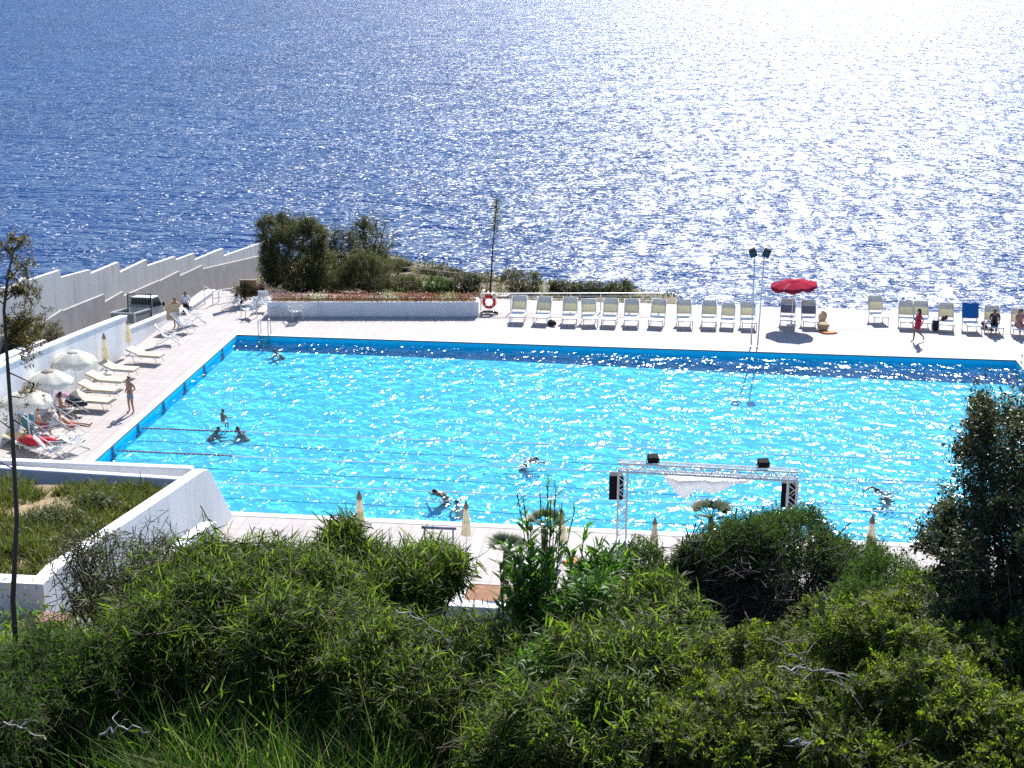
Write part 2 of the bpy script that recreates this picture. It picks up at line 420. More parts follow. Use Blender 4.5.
# lane ropes
M['rope_white'] = plain('rope_white', (0.84, 0.80, 0.80), 0.5); M['rope_red'] = plain('rope_maroon', (0.30, 0.07, 0.08), 0.5)
ROPES = [(-13.2, 4.3), (-15.85, 4.6), (-18.55, 0.0), (-20.6, 0.0)]
for i, (y, xr) in enumerate(ROPES[:3] + ROPES[3:]):
    if i == 3: continue
    root = empty('lane_rope', (0, y, WATER_Z+0.012), 0, ['lane rope with maroon floats at its end, farthest from the camera', 'lane rope with maroon floats at its end, the middle one of the three',
                 'all white lane rope nearest the closed umbrellas'][i], 'lane rope', 'lane ropes across the pool')
    def wav(x): return 0.05*math.sin(x*0.45+i)+0.02*math.sin(x*1.7+i*2)
    mb = MB(); mb.tube([(x, wav(x), 0.004*math.sin(x*3)) for x in np.linspace(max(xr, .1), 35.9, 90)], 0.024, 6); mb.build('rope', M['rope_white'], root)
    if xr:
        mb = MB()
        for k in range(int(xr/0.16)):
            x = 0.15+k*0.16; mb.tube([(x, wav(x), 0), (x+0.13, wav(x), 0)], 0.03, 8)
        mb.build('float', M['rope_red'], root)

# ------------------------------------------------------------------ walls round the deck
def wall_prism(name, pts, x0, x1, mat, label, cat='wall', group=None, cope=None, bevel=0.02):
    """wall along Y: pts = [(y, z_top)], base given per point as third value"""
    mb = MB()
    for (ya, za, ba), (yb, zb, bb) in zip(pts, pts[1:]):
        mb.hexa([(x0, ya, ba), (x1, ya, ba), (x1, yb, bb), (x0, yb, bb), (x0, ya, za), (x1, ya, za), (x1, yb, zb), (x0, yb, zb)])
    bm_o = mb.build(name, mat)
    tag(bm_o, label, cat, group)
    if cope:
        c = MB()
        for (ya, za, ba), (yb, zb, bb) in zip(pts, pts[1:]):
            c.hexa([(x0-.03, ya, za+.003), (x1+.03, ya, za+.003), (x1+.03, yb, zb+.003), (x0-.03, yb, zb+.003),
                    (x0-.03, ya, za+.06), (x1+.03, ya, za+.06), (x1+.03, yb, zb+.06), (x0-.03, yb, zb+.06)])
        c.build('coping', cope, bm_o)
    return bm_o
wall_prism('deck_wall', [(-24.0, 3.0, -1.2), (-15.75, 2.86, -1.2), (-10.4, 2.36, -1.2), (-6.3, 1.95, -1.2), (-3.3, 1.62, -1.2)], -4.36, -4.05, M['white'],
           'long white wall sloping down behind the open cream umbrellas', cope=M['white'])
wall_prism('deck_wall', [(-3.29, 0.98, -1.2), (2.35, 0.36, -1.2)], -4.30, -4.05, M['white'], 'short white wall beside the pickup truck bed', cope=M['white'])
wall_prism('deck_wall', [(4.2, 0.20, -1.2), (8.1, 0.14, -1.2)], -4.02, -3.62, M['white'], 'lowest white wall stub next to the white handrail', cope=M['white'])
# low stub on the road side at the far left
w = wall_prism('road_wall', [(-9.5, 0.9, -2), (-4.0, 0.55, -2)], -8.2, -7.7, M['white'], 'low whitish road wall behind the thin sapling at far left', cope=M['white'])

# stepped wall beyond the road
root = empty('stepped_wall', (-9.0, 0, -1), 0, 'tall weathered wall with saw-tooth top running down to the sea', 'wall')
TOP = [((-20, 296), (8, 287)), ((9, 290), (26, 277)), ((27.5, 281), (58.7, 271)), ((61, 277.5), (88.7, 270.7)), ((91, 273.7), (117.5, 263)), ((120, 272.5), (145, 260.7)), ((147.5, 266), (175, 257)), ((176, 260), (191, 255.5)), ((195, 260), (221, 250)), ((224, 256), (274, 238.5))]
TOP = [(onX(*a, -9.0), onX(*b, -9.0)) for a, b in TOP]
for k, (a, b) in enumerate(TOP):
    ya, yb = a[1], (TOP[k+1][0][1] if k+1 < len(TOP) else b[1]); dpt = .20 if k % 2 else .22
    up = MB(); up.hexa([(-dpt, ya, road_z(ya)-.5), (0, ya, road_z(ya)-.5), (0, yb, road_z(yb)-.5), (-dpt, yb, road_z(yb)-.5), (-dpt, ya, a[2]+1), (0, ya, a[2]+1), (0, yb, b[2]+1), (-dpt, yb, b[2]+1)])
    up.build('wall_panel', M['wall_grey'], root)
LOW = [((-10, 340), (30, 327)), ((31, 331), (62, 310)), ((63, 311), (92, 298.5)), ((105, 302), (122, 292)), ((124, 296), (150, 284)), ((160, 281), (177, 272)), ((180, 276), (201, 266)), ((203, 269), (262, 258))]
LOW = [(onX(*a, -8.9), onX(*b, -8.9)) for a, b in LOW]
for k, (a, b) in enumerate(LOW):
    ya, yb = a[1], (LOW[k+1][0][1] if k+1 < len(LOW) else b[1]+4); zb_ = b[2]-(yb-b[1])*.1
    lo = MB(); lo.hexa([(0.003, ya, road_z(ya)+.5), (.1, ya, road_z(ya)+.5), (.1, yb, road_z(yb)+.5), (.003, yb, road_z(yb)+.5), (.003, ya, a[2]+1.02), (.1, ya, a[2]+1), (.1, yb, zb_+1), (.003, yb, zb_+1.02)])
    lo.build('base_course', M['lowband'], root)

# planter terrace at the lower left: two parallel white walls, sloping side wall with battered end, stair wall
for (a, b), z, lab in ((((0, 457), (204, 465.5)), 2.6, 'upper of the two long white walls behind the scrubby planter'), (((0, 464.5), (172, 475.5)), 2.5, 'lower of the two long white walls behind the scrubby planter')):
    a, b = Vector(onZ(*a, z)), Vector(onZ(*b, z)); t = (b-a).normalized(); nrm = Vector((-t.y, t.x, 0)); a = a-t*9; b = b if z > 2.55 else b+t*.5; b.x = min(b.x, 6.12); mb = MB(); th = .3 if z > 2.55 else .26; dn = Vector((0, 0, -2.8 if z > 2.55 else -.75))
    mb.hexa([a-nrm*th+dn, b-nrm*th+dn, b+dn, a+dn, a-nrm*th, b-nrm*th, b, a]); tag(mb.build('planter_wall', M['white'], bevel=.05), lab, 'wall')
mb = MB()
prof = [(-35.9, -0.5), (-35.9, 4.005), (-34.9, 4.0), (-24.6, 2.56), (-24.15, 2.44), (-23.95, 2.3), (-21.97, 0.01), (-22.2, -0.5)]
mb.prism(prof, lambda y, z: (6.13, y, z), lambda y, z: (6.5, y, z))
tag(mb.build('planter_side_wall', M['white'], bevel=0.012), 'tall white side wall with slanting top and battered end by the pool', 'wall')
mb = MB(); mb.box(-9, -35.895, -0.5, 6.128, -35.45, 4.0)
tag(mb.build('planter_front_wall', M['white']), 'white front wall of the planter behind the sapling trunk', 'wall')
pa, pb = onX(118, 588, 7.6), onX(199, 523, 7.6)
mb = MB(); mb.prism([(pa[1], pa[2]-2.2), (pa[1], pa[2]), (pb[1], pb[2]), (pb[1]+0.5, pb[2]-0.15), (pb[1]+0.9, -0.3)],
                    lambda y, z: (7.6, y, z), lambda y, z: (7.95, y, z))
tag(mb.build('stair_wall', M['white'], bevel=0.03), 'low slanting white stair wall beside the leafy shrub', 'wall')
# flight of steps between the two slanting walls
mb = MB(); n = 16
for k in range(n):
    y0 = pb[1] - (pb[1]-pa[1])*k/n; y1 = pb[1] - (pb[1]-pa[1])*(k+1)/n; z = 0.02 + (pa[2]-0.5)*k/n
    mb.box(6.503, y1, -0.6, 7.597, y0, z+0.16)
tag(mb.build('steps', M['paving']), 'grey flight of steps between the slanting white walls', 'steps')
# planted soil behind those walls
def plant_z(x, y): return 2.44 + 1.26*sstep(-25.6, -35.2, y) + 0.07*hnoise(x*2, y*2)
height_sheet('planter_soil', -8.8, 6.1, -35.4, -25.8, 0.35, M['drysoil'], plant_z)
# paved path below the front wall
mb = MB(); mb.box(-12, -39.5, 2.5, 8.0, -35.91, 3.22); structure('terrace_path', mb, M['paving'])
mb = MB(); mb.box(6.15, -36.5, 3.224, 7.2, -35.98, 3.36)
tag(mb.build('brick_step', plain('terracotta', (0.26, 0.13, 0.10), 0.85, 0.3, 14, bmp=.3), bevel=.02), 'terracotta brick step at the foot of the white wall', 'step')

# near-side terrace: paving strips, soil bed, kerb and low wall
mb = MB(); mb.box(8.2, -28.3, -1.5, 14.7, -26.201, 0.03); structure('terrace_paving', mb, M['deck'])
mb = MB(); mb.box(14.703, -28.3, -1.5, 14.95, -22.6, 0.16); tag(mb.build('kerb', M['white'], bevel=.02), 'narrow white kerb between the paving and the red soil bed', 'kerb')
mb = MB(); mb.box(14.953, -28.3, -1.5, 24.0, -26.35, 0.05); structure('soil_bed', mb, M['soil'])
mb = MB(); mb.box(11.0, -28.75, -1.5, 25.0, -28.305, 0.5)
tag(mb.build('terrace_wall', M['white'], bevel=.03), 'low white retaining wall in front of the red soil bed', 'wall')
# ------------------------------------------------------------------ furniture materials
def mat_sling(name, col, trans):
    m, nt, out = new_mat(name); v = coords(nt, (1, 1, 1))
    w = N(nt, 'ShaderNodeTexWave', Scale=22.0, Distortion=0.3); L(nt, v, w.inputs['Vector'])
    n = noise(nt, v, 5, 4)
    c = mixc(nt, mathn(nt, 'MULTIPLY', w.outputs['Fac'], 0.25), col, tuple(x*0.72 for x in col))
    c = mixc(nt, mathn(nt, 'MULTIPLY', n, 0.35), c, tuple(x*0.8 for x in col))
    d = N(nt, 'ShaderNodeBsdfDiffuse'); t = N(nt, 'ShaderNodeBsdfTranslucent'); L(nt, c, d.inputs[0]); L(nt, c, t.inputs[0])
    mx = N(nt, 'ShaderNodeMixShader', Fac=trans); L(nt, d.outputs[0], mx.inputs[1]); L(nt, t.outputs[0], mx.inputs[2]); L(nt, mx.outputs[0], out.inputs[0]); return m
M.update(
    pvc=plain('white_plastic', (0.76, 0.76, 0.74), 0.45, 0.06), whitemetal=plain('white_painted_steel', (0.74, 0.74, 0.74), 0.4, 0.08),
    steel=plain('steel', (0.55, 0.56, 0.58), 0.32, 0.1, metal=0.9), alu=plain('aluminium', (0.62, 0.63, 0.65), 0.42, 0.1, metal=0.75),
    sling=mat_sling('beige_sling', (0.84, 0.79, 0.60), 0.5), pillow=mat_sling('pale_pillow', (0.88, 0.87, 0.84), 0.48),
    cream=plain('cream_cushion', (0.62, 0.51, 0.35), 0.85, 0.08, 5, bmp=.1), creamcloth=mat_sling('cream_canopy', (0.95, 0.92, 0.84), 0.52),
    closedcloth=mat_sling('folded_cream_canopy', (0.92, 0.86, 0.70), 0.58), captan=plain('tan_cap', (0.42, 0.33, 0.26), 0.8, trans=.3),
    redcloth=mat_sling('red_canopy', (0.52, 0.05, 0.085), 0.35), redfab=plain('red_towel', (0.55, 0.015, 0.035), 0.85, 0.2, 9, bmp=.2),
    bluefab=plain('blue_towel', (0.01, 0.13, 0.40), 0.85, 0.15, 9, bmp=.2), black=plain('black_housing', (0.012, 0.012, 0.014), 0.75, 0.3, spec=0.12),
    darkbag=plain('dark_bag_cloth', (0.03, 0.025, 0.035), 0.75, 0.3), maroon=plain('maroon_bag_cloth', (0.10, 0.02, 0.04), 0.8, 0.2),
    pinkfab=plain('pink_towel', (0.55, 0.10, 0.18), 0.85, 0.2, 9, bmp=.2), tealfab=plain('teal_towel', (0.10, 0.36, 0.42), 0.85, 0.2, 9, bmp=.2),
    lifered=plain('lifebuoy_red', (0.70, 0.02, 0.02), 0.5), straw=plain('straw', (0.55, 0.40, 0.22), 0.85, 0.25, 20, bmp=.3),
    wood=plain('weathered_wood', (0.42, 0.34, 0.25), 0.85, 0.25, 8, bmp=.3), glass=plain('dark_glass', (0.02, 0.03, 0.035), 0.08, 0.1, spec=0.8),
    rubber=plain('rubber', (0.015, 0.015, 0.016), 0.8), carpaint=plain('cream_car_paint', (0.66, 0.66, 0.62), 0.35, 0.05), bedpanel=plain('grey_bed_panel', (0.25, 0.26, 0.24), 0.6, 0.2),
    tan=plain('tan_towel', (0.58, 0.44, 0.26), 0.9, 0.12, 8, bmp=.15), orange=plain('orange_cloth', (0.72, 0.22, 0.08), .85, .15, 9),
    lamp=plain('lamp_glass', (0.04, 0.04, 0.045), 0.3, 0.1), voile=mat_sling('white_voile', (0.95, 0.95, 0.96), 0.72),
)
# ------------------------------------------------------------------ sea-side loungers (feet towards the pool, local -Y)
def make_lounger(back=M['sling'], cat='lounger', deg=61, ln=.88):
    r = empty('beach_lounger', (0, 0, 0)); r['category'] = cat
    h = 0.40; W = 0.35; b0 = 0.42; ang = math.radians(deg)
    by, bz = math.cos(ang)*ln, math.sin(ang)*ln
    mb = MB()
    for s in (-1, 1):
        mb.tube([(s*W, -0.62, h-.02), (s*W, b0+.1, h-.02)], 0.022, 8)
        mb.tube([(s*W, b0-.02, h), (s*W, b0+.95*by, h+.95*bz)], 0.02, 8)
        mb.tube([(s*W, b0+.1, h-.02), (s*W, b0+.52*by, h+.5*bz)], 0.012, 6)
    mb.tube([(-W, -0.62, h-.02), (W, -0.62, h-.02)], 0.022, 8); mb.tube([(-W, b0+.95*by, h+.95*bz), (W, b0+.95*by, h+.95*bz)], 0.02, 8)
    mb.build('frame', M['pvc'], r, smooth=True)
    mb = MB()
    for k in range(7):
        y = -0.58+k*0.145; mb.box(-W+.015, y, h-.012, W-.015, y+.115, h+.018)
    mb.build('seat', M['pvc'], r)
    def bp(x, t, o): return (x, b0+t*by-o*bz, h+t*bz+o*by)
    def sag(x, t): return -0.05*(1-(x/W)**2)*math.sin(PI*min(1, max(0, t/0.93)))
    def sheet(t0, t1, off, th, w):
        mb = MB(); nx, nt_ = 6, 8; top = []; 
        for side in (0, 1):
            for j in range(nt_+1):
                for i in range(nx+1):
                    x = -w+2*w*i/nx; t = t0+(t1-t0)*j/nt_
                    top.append(bp(x, t, sag(x, t)+off+side*th))
        n1 = (nx+1)*(nt_+1); fs = []
        for j in range(nt_):
            for i in range(nx):
                a = j*(nx+1)+i; q = (a, a+1, a+nx+2, a+nx+1); fs.append(q[::-1]); fs.append(tuple(k+n1 for k in q))
        per = [i for i in range(nx+1)]+[j*(nx+1)+nx for j in range(1, nt_+1)]+[nt_*(nx+1)+i for i in range(nx-1, -1, -1)]+[j*(nx+1) for j in range(nt_-1, 0, -1)]
        for a, b in zip(per, per[1:]+per[:1]): fs.append((a, b, b+n1, a+n1))
        return mb.add(top, fs)
    sheet(0.14, 0.93, 0.0, 0.012, W-.01).build('backrest', back, r, smooth=True)
    sheet(0.60, 0.95, 0.016, 0.045, W-.03).build('pillow', M['pillow'], r, smooth=True)
    for s in (-1, 1):
        for y, dy in ((-0.5, -.07), (0.36, .07)):
            mb = MB(); mb.tube([(s*W, y, h-.03), (s*(W-.01), y+dy, 0.0)], [0.024, 0.02], 8); mb.build('leg', M['pvc'], r, smooth=True)
    return r
lp = make_lounger(); lp2 = make_lounger(deg=54, ln=.90); lp3 = make_lounger(deg=68, ln=.80); usd = [False]*3; used = False
ROW = [(517, 324, 'beach lounger nearest the red lifebuoy, first of the row along the rail'), (541, 325, 'second lounger along the rail, with a black bag on its right'),
       (569, 326, 'third lounger from the lifebuoy along the rail, one place past the black bag'), (589, 326.5, 'lounger along the rail with its frame turned slightly, fourth from the lifebuoy'),
       (609, 327, 'fifth lounger from the lifebuoy, standing in front of a rail post'), (631, 327.5, 'lounger one place left of the end of the rail'),
       (656.5, 328, 'lounger standing at the very end of the wire rail'), (684.5, 328.5, 'first lounger past the end of the rail, backed by open sea'),
       (709, 329, 'middle lounger of the three between the rail end and the floodlight mast'), (727.5, 329.5, 'low backed lounger one place left of the lounger beside the mast'),
       (748.6, 330, 'grey shaded lounger right beside the floodlight mast'),
       (879, 324.5, 'lounger standing alone left of the woman in red'), (907.5, 329.5, 'lounger directly behind the woman in the red dress, left of the pair'),
       (923.5, 330, 'right lounger of the close pair behind the woman in red'), (947, 332, 'lounger with a dark bag leaning on its left side'),
       (973, 333.5, 'lounger draped with a bright blue towel'), (995, 335, 'lounger with a person in dark clothes sitting on it'), (1021, 337, 'lounger at the far right edge with a pinkish dressed person')]
LPOS = {}
for i, (px, py, lab) in enumerate(ROW):
    g = onZ(px, py); rz = [0.0, -.07, .05, .16, -.04, .03, -.11, .08][i % 8]; v_ = 0 if px == 973 else [0, 1, 0, 2, 0, 1, 0][i % 7]
    put(usd[v_], (lp, lp2, lp3)[v_], (g[0], g[1]+0.45, 0), rz, lab, 'loungers along the sea edge', 1.0 if i != 9 else 0.92); usd[v_] = True; LPOS[px] = (g[0], g[1]+0.45)
# two loungers under the red umbrella share the group but have grey-violet slings
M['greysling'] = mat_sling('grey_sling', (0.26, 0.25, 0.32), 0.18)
lq = make_lounger(M['greysling']); used = False
for px, py, lab in ((788, 328, 'grey violet lounger left of the red umbrella pole'), (810, 329, 'grey violet lounger right of the red umbrella pole')):
    g = onZ(px, py); put(used, lq, (g[0], g[1]+0.5, 0), .04 if px > 800 else -.05, lab, 'loungers under the red umbrella'); used = True

# ------------------------------------------------------------------ cream sunbeds along the left wall (feet +X)
def make_sunbed():
    r = empty('sunbed', (0, 0, 0)); r['category'] = 'sunbed'
    mb = MB(); h = .34
    for s in (-1, 1): mb.tube([(-1.5, s*.33, h), (0, s*.33, h)], .02, 8)
    mb.tube([(0, -.33, h), (0, .33, h)], .02, 8); mb.tube([(-1.5, -.33, h), (-1.5, .33, h)], .02, 8); mb.build('frame', M['whitemetal'], r, smooth=True)
    mb = MB(); mb.box(-1.0, -.31, h+.005, 0.03, .31, h+.085); mb.build('mattress', M['cream'], r, bevel=.025)
    mb = MB(); mb.hexa([(-1.62, -.31, h+.25), (-1.0, -.31, h+.005), (-1.0, .31, h+.005), (-1.62, .31, h+.25),
                        (-1.58, -.31, h+.33), (-.99, -.31, h+.085), (-.99, .31, h+.085), (-1.58, .31, h+.33)]); mb.build('headrest', M['cream'], r, bevel=.025)
    for x in (-.12, -1.2):
        mb = MB(); mb.tube([(x-.1, -.3, h), (x-.02, -.31, .12), (x+.03, -.31, .0), (x+.03, .31, .0), (x-.02, .31, .12), (x-.1, .3, h)], .017, 7); mb.build('leg', M['whitemetal'], r, smooth=True)
    return r
sb = make_sunbed(); used = False
for px, py, lab in ((162, 356, 'cream sunbed farthest along the wall, below the folded umbrella by the truck'), (136, 370, 'cream sunbed in front of the second folded umbrella'),
                    (124, 381, 'cream sunbed behind the standing man, level with his head'), (117, 390.5, 'cream sunbed pointing at the standing man, level with his waist'),
                    (110, 401.5, 'cream sunbed nearest the group of sitting bathers')):
    g = onZ(px, py, .35); put(used, sb, (g[0], g[1], 0), math.radians(-6), lab, 'cream sunbeds along the left wall'); used = True

# ------------------------------------------------------------------ umbrellas
def canopy_mesh(R, H, n=8, sag=.06, valance=.14, sub=4, th=.006):
    mb = MB(); K = n*sub; rows = 7; vs = []
    for i in range(rows+1):
        t = i/rows
        for k in range(K):
            a = 2*PI*k/K; u = (k % sub)/sub; bulge = math.sin(PI*u)
            rr = R*t*(1-.05*bulge*t); z = H*(1-t**1.7) - sag*bulge*t
            vs.append((rr*math.cos(a), rr*math.sin(a), z))
    for k in range(K):                                       # scalloped valance
        a = 2*PI*k/K; u = (k % sub)/sub; d = valance*(.45+.55*math.sin(PI*u)); rr = R*(1-.05*math.sin(PI*u))+.01
        vs.append((rr*math.cos(a), rr*math.sin(a), -sag*math.sin(PI*u)-d))
    fs = []
    for i in range(rows+1):
        for k in range(K): fs.append((i*K+k, i*K+(k+1)%K, (i+1)*K+(k+1)%K, (i+1)*K+k))
    return mb.add(vs, fs)
def open_umbrella(name, loc, R, zrim, H, cloth, cap, label, cat='umbrella', group=None, tilt=0.0, rz=0.0, pole=None):
    r = empty(name, loc, rz, label, cat, group)
    mb = MB(); mb.tube([(0, 0, 0), (0, 0, zrim+H*.97)], .022, 10); mb.build('pole', pole or M['whitemetal'], r, smooth=True)
    c = canopy_mesh(R, H).build('canopy', cloth, r, smooth=True, loc=(0, 0, zrim)); c.rotation_euler = (0, tilt, 0)
    s = c.modifiers.new('Solidify', 'SOLIDIFY'); s.thickness = .008
    v = canopy_mesh(R*.27, H*.16, sub=3, sag=.01, valance=.05).build('vent', cap, c, smooth=True, loc=(0, 0, H*.93))
    sv = v.modifiers.new('Solidify', 'SOLIDIFY'); sv.thickness = .008
    mb = MB(); mb.lathe([(.26, 0), (.26, .05), (.2, .09), (.06, .11), (.03, .3), (.0, .3)], 18); mb.build('base', M['whitemetal'], r)
    for k in range(8):
        a = 2*PI*k/8; mb = MB(); mb.tube([(0, 0, zrim+H*.9), (R*.5*math.cos(a), R*.5*math.sin(a), zrim+H*.62), (R*.97*math.cos(a), R*.97*math.sin(a), zrim-.02)], .008, 5)
        b = mb.build('rib', M['whitemetal'], r); b.rotation_euler = (0, 0, 0)
    return r
g = onZ(78, 403); open_umbrella('beach_umbrella', (g[0], g[1], 0), .92, 1.80, .40, M['creamcloth'], M['pillow'], 'open cream umbrella farthest from the camera, nearest the row of cream sunbeds', group='open cream umbrellas', rz=.2)
g = onZ(53, 424); open_umbrella('beach_umbrella', (g[0], g[1], 0), .92, 1.78, .40, M['creamcloth'], M['captan'], 'open cream umbrella in the middle of the row of three', group='open cream umbrellas', rz=.5)
g = onZ(31, 447); open_umbrella('beach_umbrella', (g[0], g[1], 0), .94, 1.82, .40, M['creamcloth'], M['captan'], 'open cream umbrella nearest the camera, shading the bathers with the red towel', group='open cream umbrellas', rz=.1)
g = onZ(793, 325)
open_umbrella('red_umbrella', (g[0]-.08, g[1], 0), 1.16, 2.02, .22, M['redcloth'], M['redcloth'], 'large open red umbrella over two loungers by the sea', tilt=-.08, rz=.3)

def make_closed(pole_h=2.0, cap=True):
    r = empty('folded_umbrella', (0, 0, 0)); r['category'] = 'umbrella'
    mb = MB(); mb.tube([(0, 0, 0), (0, 0, pole_h-.02)], .02, 10); mb.build('pole', M['whitemetal'], r, smooth=True)
    n = 48; wob = lambda i, k, a: 1 + (.20 if i else 0)*math.cos(8*a)*min(1, i/3) + .05*math.sin(3*a+i)
    mb = MB(); mb.lathe([(.035, pole_h-.10), (.075, pole_h-.26), (.10, pole_h-.5), (.125, pole_h-.75), (.14, pole_h-1.0), (.15, pole_h-1.22), (.13, pole_h-1.24), (.05, pole_h-1.15)], n, wob=wob)
    c = mb.build('canopy', M['closedcloth'], r, smooth=True)
    mb = MB(); mb.lathe([(.0, pole_h+.06), (.02, pole_h+.05), (.035, pole_h-.02), (.07, pole_h-.12), (.095, pole_h-.24), (.085, pole_h-.245)], 24, wob=lambda i, k, a: 1+.1*math.cos(8*a)); mb.build('cap', M['captan'], r, smooth=True)
    mb = MB(); mb.tube([(.15*math.cos(t), .15*math.sin(t), pole_h-.72) for t in np.linspace(0, 2*PI, 20)], .012, 6); mb.build('tie', M['closedcloth'], r)
    mb = MB(); mb.lathe([(.26, 0), (.26, .05), (.2, .09), (.06, .11), (.03, .3), (.0, .3)], 18); mb.build('base', M['whitemetal'], r)
    return r
cu = make_closed(); used = False
for X, Y, top, lab, grp in ((None, (107, 374), 1.86, 'folded umbrella against the white wall, nearer the open ones', 'folded umbrellas by the left wall'),
        (None, (130, 355), 1.72, 'folded umbrella against the white wall beside the truck', 'folded umbrellas by the left wall'),
        (11.244, -24.2, 1.99, 'folded umbrella leftmost on the near pool edge', 'folded umbrellas on the near pool edge'), (14.544, -24.2, 1.82, 'folded umbrella on the near edge below the dark swimmer', 'folded umbrellas on the near pool edge'),
        (17.48, -24.2, 1.67, 'folded umbrella half hidden behind the bright green oleander', 'folded umbrellas on the near pool edge'), (20.263, -24.2, 1.55, 'folded umbrella right of the left truss leg', 'folded umbrellas on the near pool edge'),
        (26.637, -24.2, 1.96, 'folded umbrella rightmost on the near edge beside the dark tree', 'folded umbrellas on the near pool edge')):
    if X is None: q = onZ(*Y); X, Y = q[0], q[1]
    put(used, cu, (X, Y, 0), random.uniform(0, 6), lab, grp, top/2.06); used = True

# ------------------------------------------------------------------ white chairs, tables, bench
def make_armchair():
    r = empty('armchair', (0, 0, 0)); r['category'] = 'chair'
    mb = MB(); mb.box(-.25, -.26, .38, .25, .22, .42); mb.build('seat', M['pvc'], r, bevel=.015)
    mb = MB()
    for k in range(7):
        x = -.22+k*.0733; mb.hexa([(x-.022, .21, .42), (x+.022, .21, .42), (x+.022, .235, .42), (x-.022, .235, .42), (x-.022, .36, .9), (x+.022, .36, .9), (x+.022, .385, .9), (x-.022, .385, .9)])
    mb.hexa([(-.27, .35, .86), (.27, .35, .86), (.27, .39, .86), (-.27, .39, .86), (-.24, .375, .96), (.24, .375, .96), (.24, .41, .96), (-.24, .41, .96)])
    mb.build('backrest', M['pvc'], r)
    for s in (-1, 1):
        mb = MB(); mb.tube([(s*.29, .30, .68), (s*.3, -.1, .66), (s*.3, -.28, .62)], .024, 8); mb.build('armrest', M['pvc'], r, smooth=True)
        mb = MB(); mb.tube([(s*.3, -.27, .63), (s*.27, -.3, 0)], .022, 8); mb.build('leg', M['pvc'], r, smooth=True)
        mb = MB(); mb.tube([(s*.28, .24, .66), (s*.26, .34, 0)], .022, 8); mb.build('leg', M['pvc'], r, smooth=True)
    return r
ac = make_armchair(); used = False
for px, py, rz, lab in ((249, 317, -.9, 'white armchair turned towards the pool corner, left of the small table'), (263, 311, 0.15, 'white armchair behind the table against the flower planter'),
                        (296, 319, -2.6, 'white armchair right of the small white table')):
    g = onZ(px, py); put(used, ac, (g[0], g[1], 0), rz, lab, 'white armchairs by the flower planter'); used = True
r = empty('side_table', (*onZ(276, 316.5)[:2], 0), .1, 'small square white table between the white armchairs', 'table')
mb = MB(); mb.box(-.28, -.28, .42, .28, .28, .46); mb.build('tabletop', M['pvc'], r, bevel=.012)
for sx in (-1, 1):
    for sy in (-1, 1):
        mb = MB(); mb.tube([(sx*.24, sy*.24, .42), (sx*.25, sy*.25, 0)], .022, 8); mb.build('leg', M['pvc'], r)
r = empty('bench', (*onZ(284, 311)[:2], 0), .1, 'long low white bench against the flower planter wall', 'bench')
mb = MB(); mb.box(-.62, -.2, .38, .62, .2, .42); mb.build('seat', M['pvc'], r, bevel=.01)
for s in (-1, 1):
    mb = MB(); mb.box(s*.5-.03, -.18, 0, s*.5+.03, .18, .378); mb.build('leg', M['pvc'], r)

# folding deck chairs with white slings
def make_deckchair():
    r = empty('deck_chair', (0, 0, 0)); r['category'] = 'deck chair'
    mb = MB()
    for s in (-1, 1):
        mb.tube([(s*.3, -.62, 0.02), (s*.3, .5, .98)], .017, 7); mb.tube([(s*.27, .55, .02), (s*.27, -.45, .5)], .017, 7); mb.tube([(s*.29, .1, .62), (s*.29, -.5, .56)], .018, 7)
    for (y, z, w) in ((.5, .98, .3), (-.45, .5, .27), (-.62, .02, .3), (.55, .02, .27)): mb.tube([(-w, y, z), (w, y, z)], .015, 7)
    mb.build('frame', M['pvc'], r, smooth=True)
    mb = MB(); pr = [(-.45, .5), (-.3, .36), (-.05, .33), (.15, .45), (.34, .74), (.5, .98)]
    vs = [(x, y, z+dz) for dz in (0, .012) for y, z in pr for x in (-.26, .26)]; k = len(pr); fs = []
    for j in range(k-1): a = 2*j; fs += [(a+2, a+3, a+1, a), (a+2*k, a+2*k+1, a+2*k+3, a+2*k+2), (a, a+2*k, a+2*k+2, a+2), (a+1, a+3, a+2*k+3, a+2*k+1)]
    mb.add(vs, fs); mb.build('sling', M['voile'], r, smooth=True)
    return r
dc = make_deckchair(); used = False
for px, py, rz, lab in ((167, 344, 1.9, 'white deck chair standing where the short white wall ends'), (183, 332, 1.3, 'white deck chair in the shade patch below the sitting man'),
                        (193, 324, 2.3, 'white deck chair farthest along the left deck edge'), (72, 452, 2.6, 'white folding chair nearest the pool edge by the long planter walls'),
                        (50, 459, 1.9, 'white deck chair just behind the long planter walls'), (74, 414, 2.2, 'deck chair piled with a dark bag beside the sunbeds'),
                        (232, 309, 2.0, 'low white deck chair beside the potted flowers')):
    g = onZ(px, py); put(used, dc, (g[0], g[1], 0), rz, lab, 'white deck chairs on the left deck', 0.95); used = True
mb = MB()
for (cx, cy, rx, ry) in ((0, 0, .36, .30), (.35, -.1, .25, .2), (-.25, .2, .2, .22)):
    mb.ball((cx, cy, .12), (rx, ry, .13), 12, 7, .18)
o = mb.build('beach_bag', M['darkbag'], smooth=True, loc=(*onZ(75, 413)[:2], .34)); tag(o, 'big black bag heaped on the chair beside the sunbeds', 'bag')

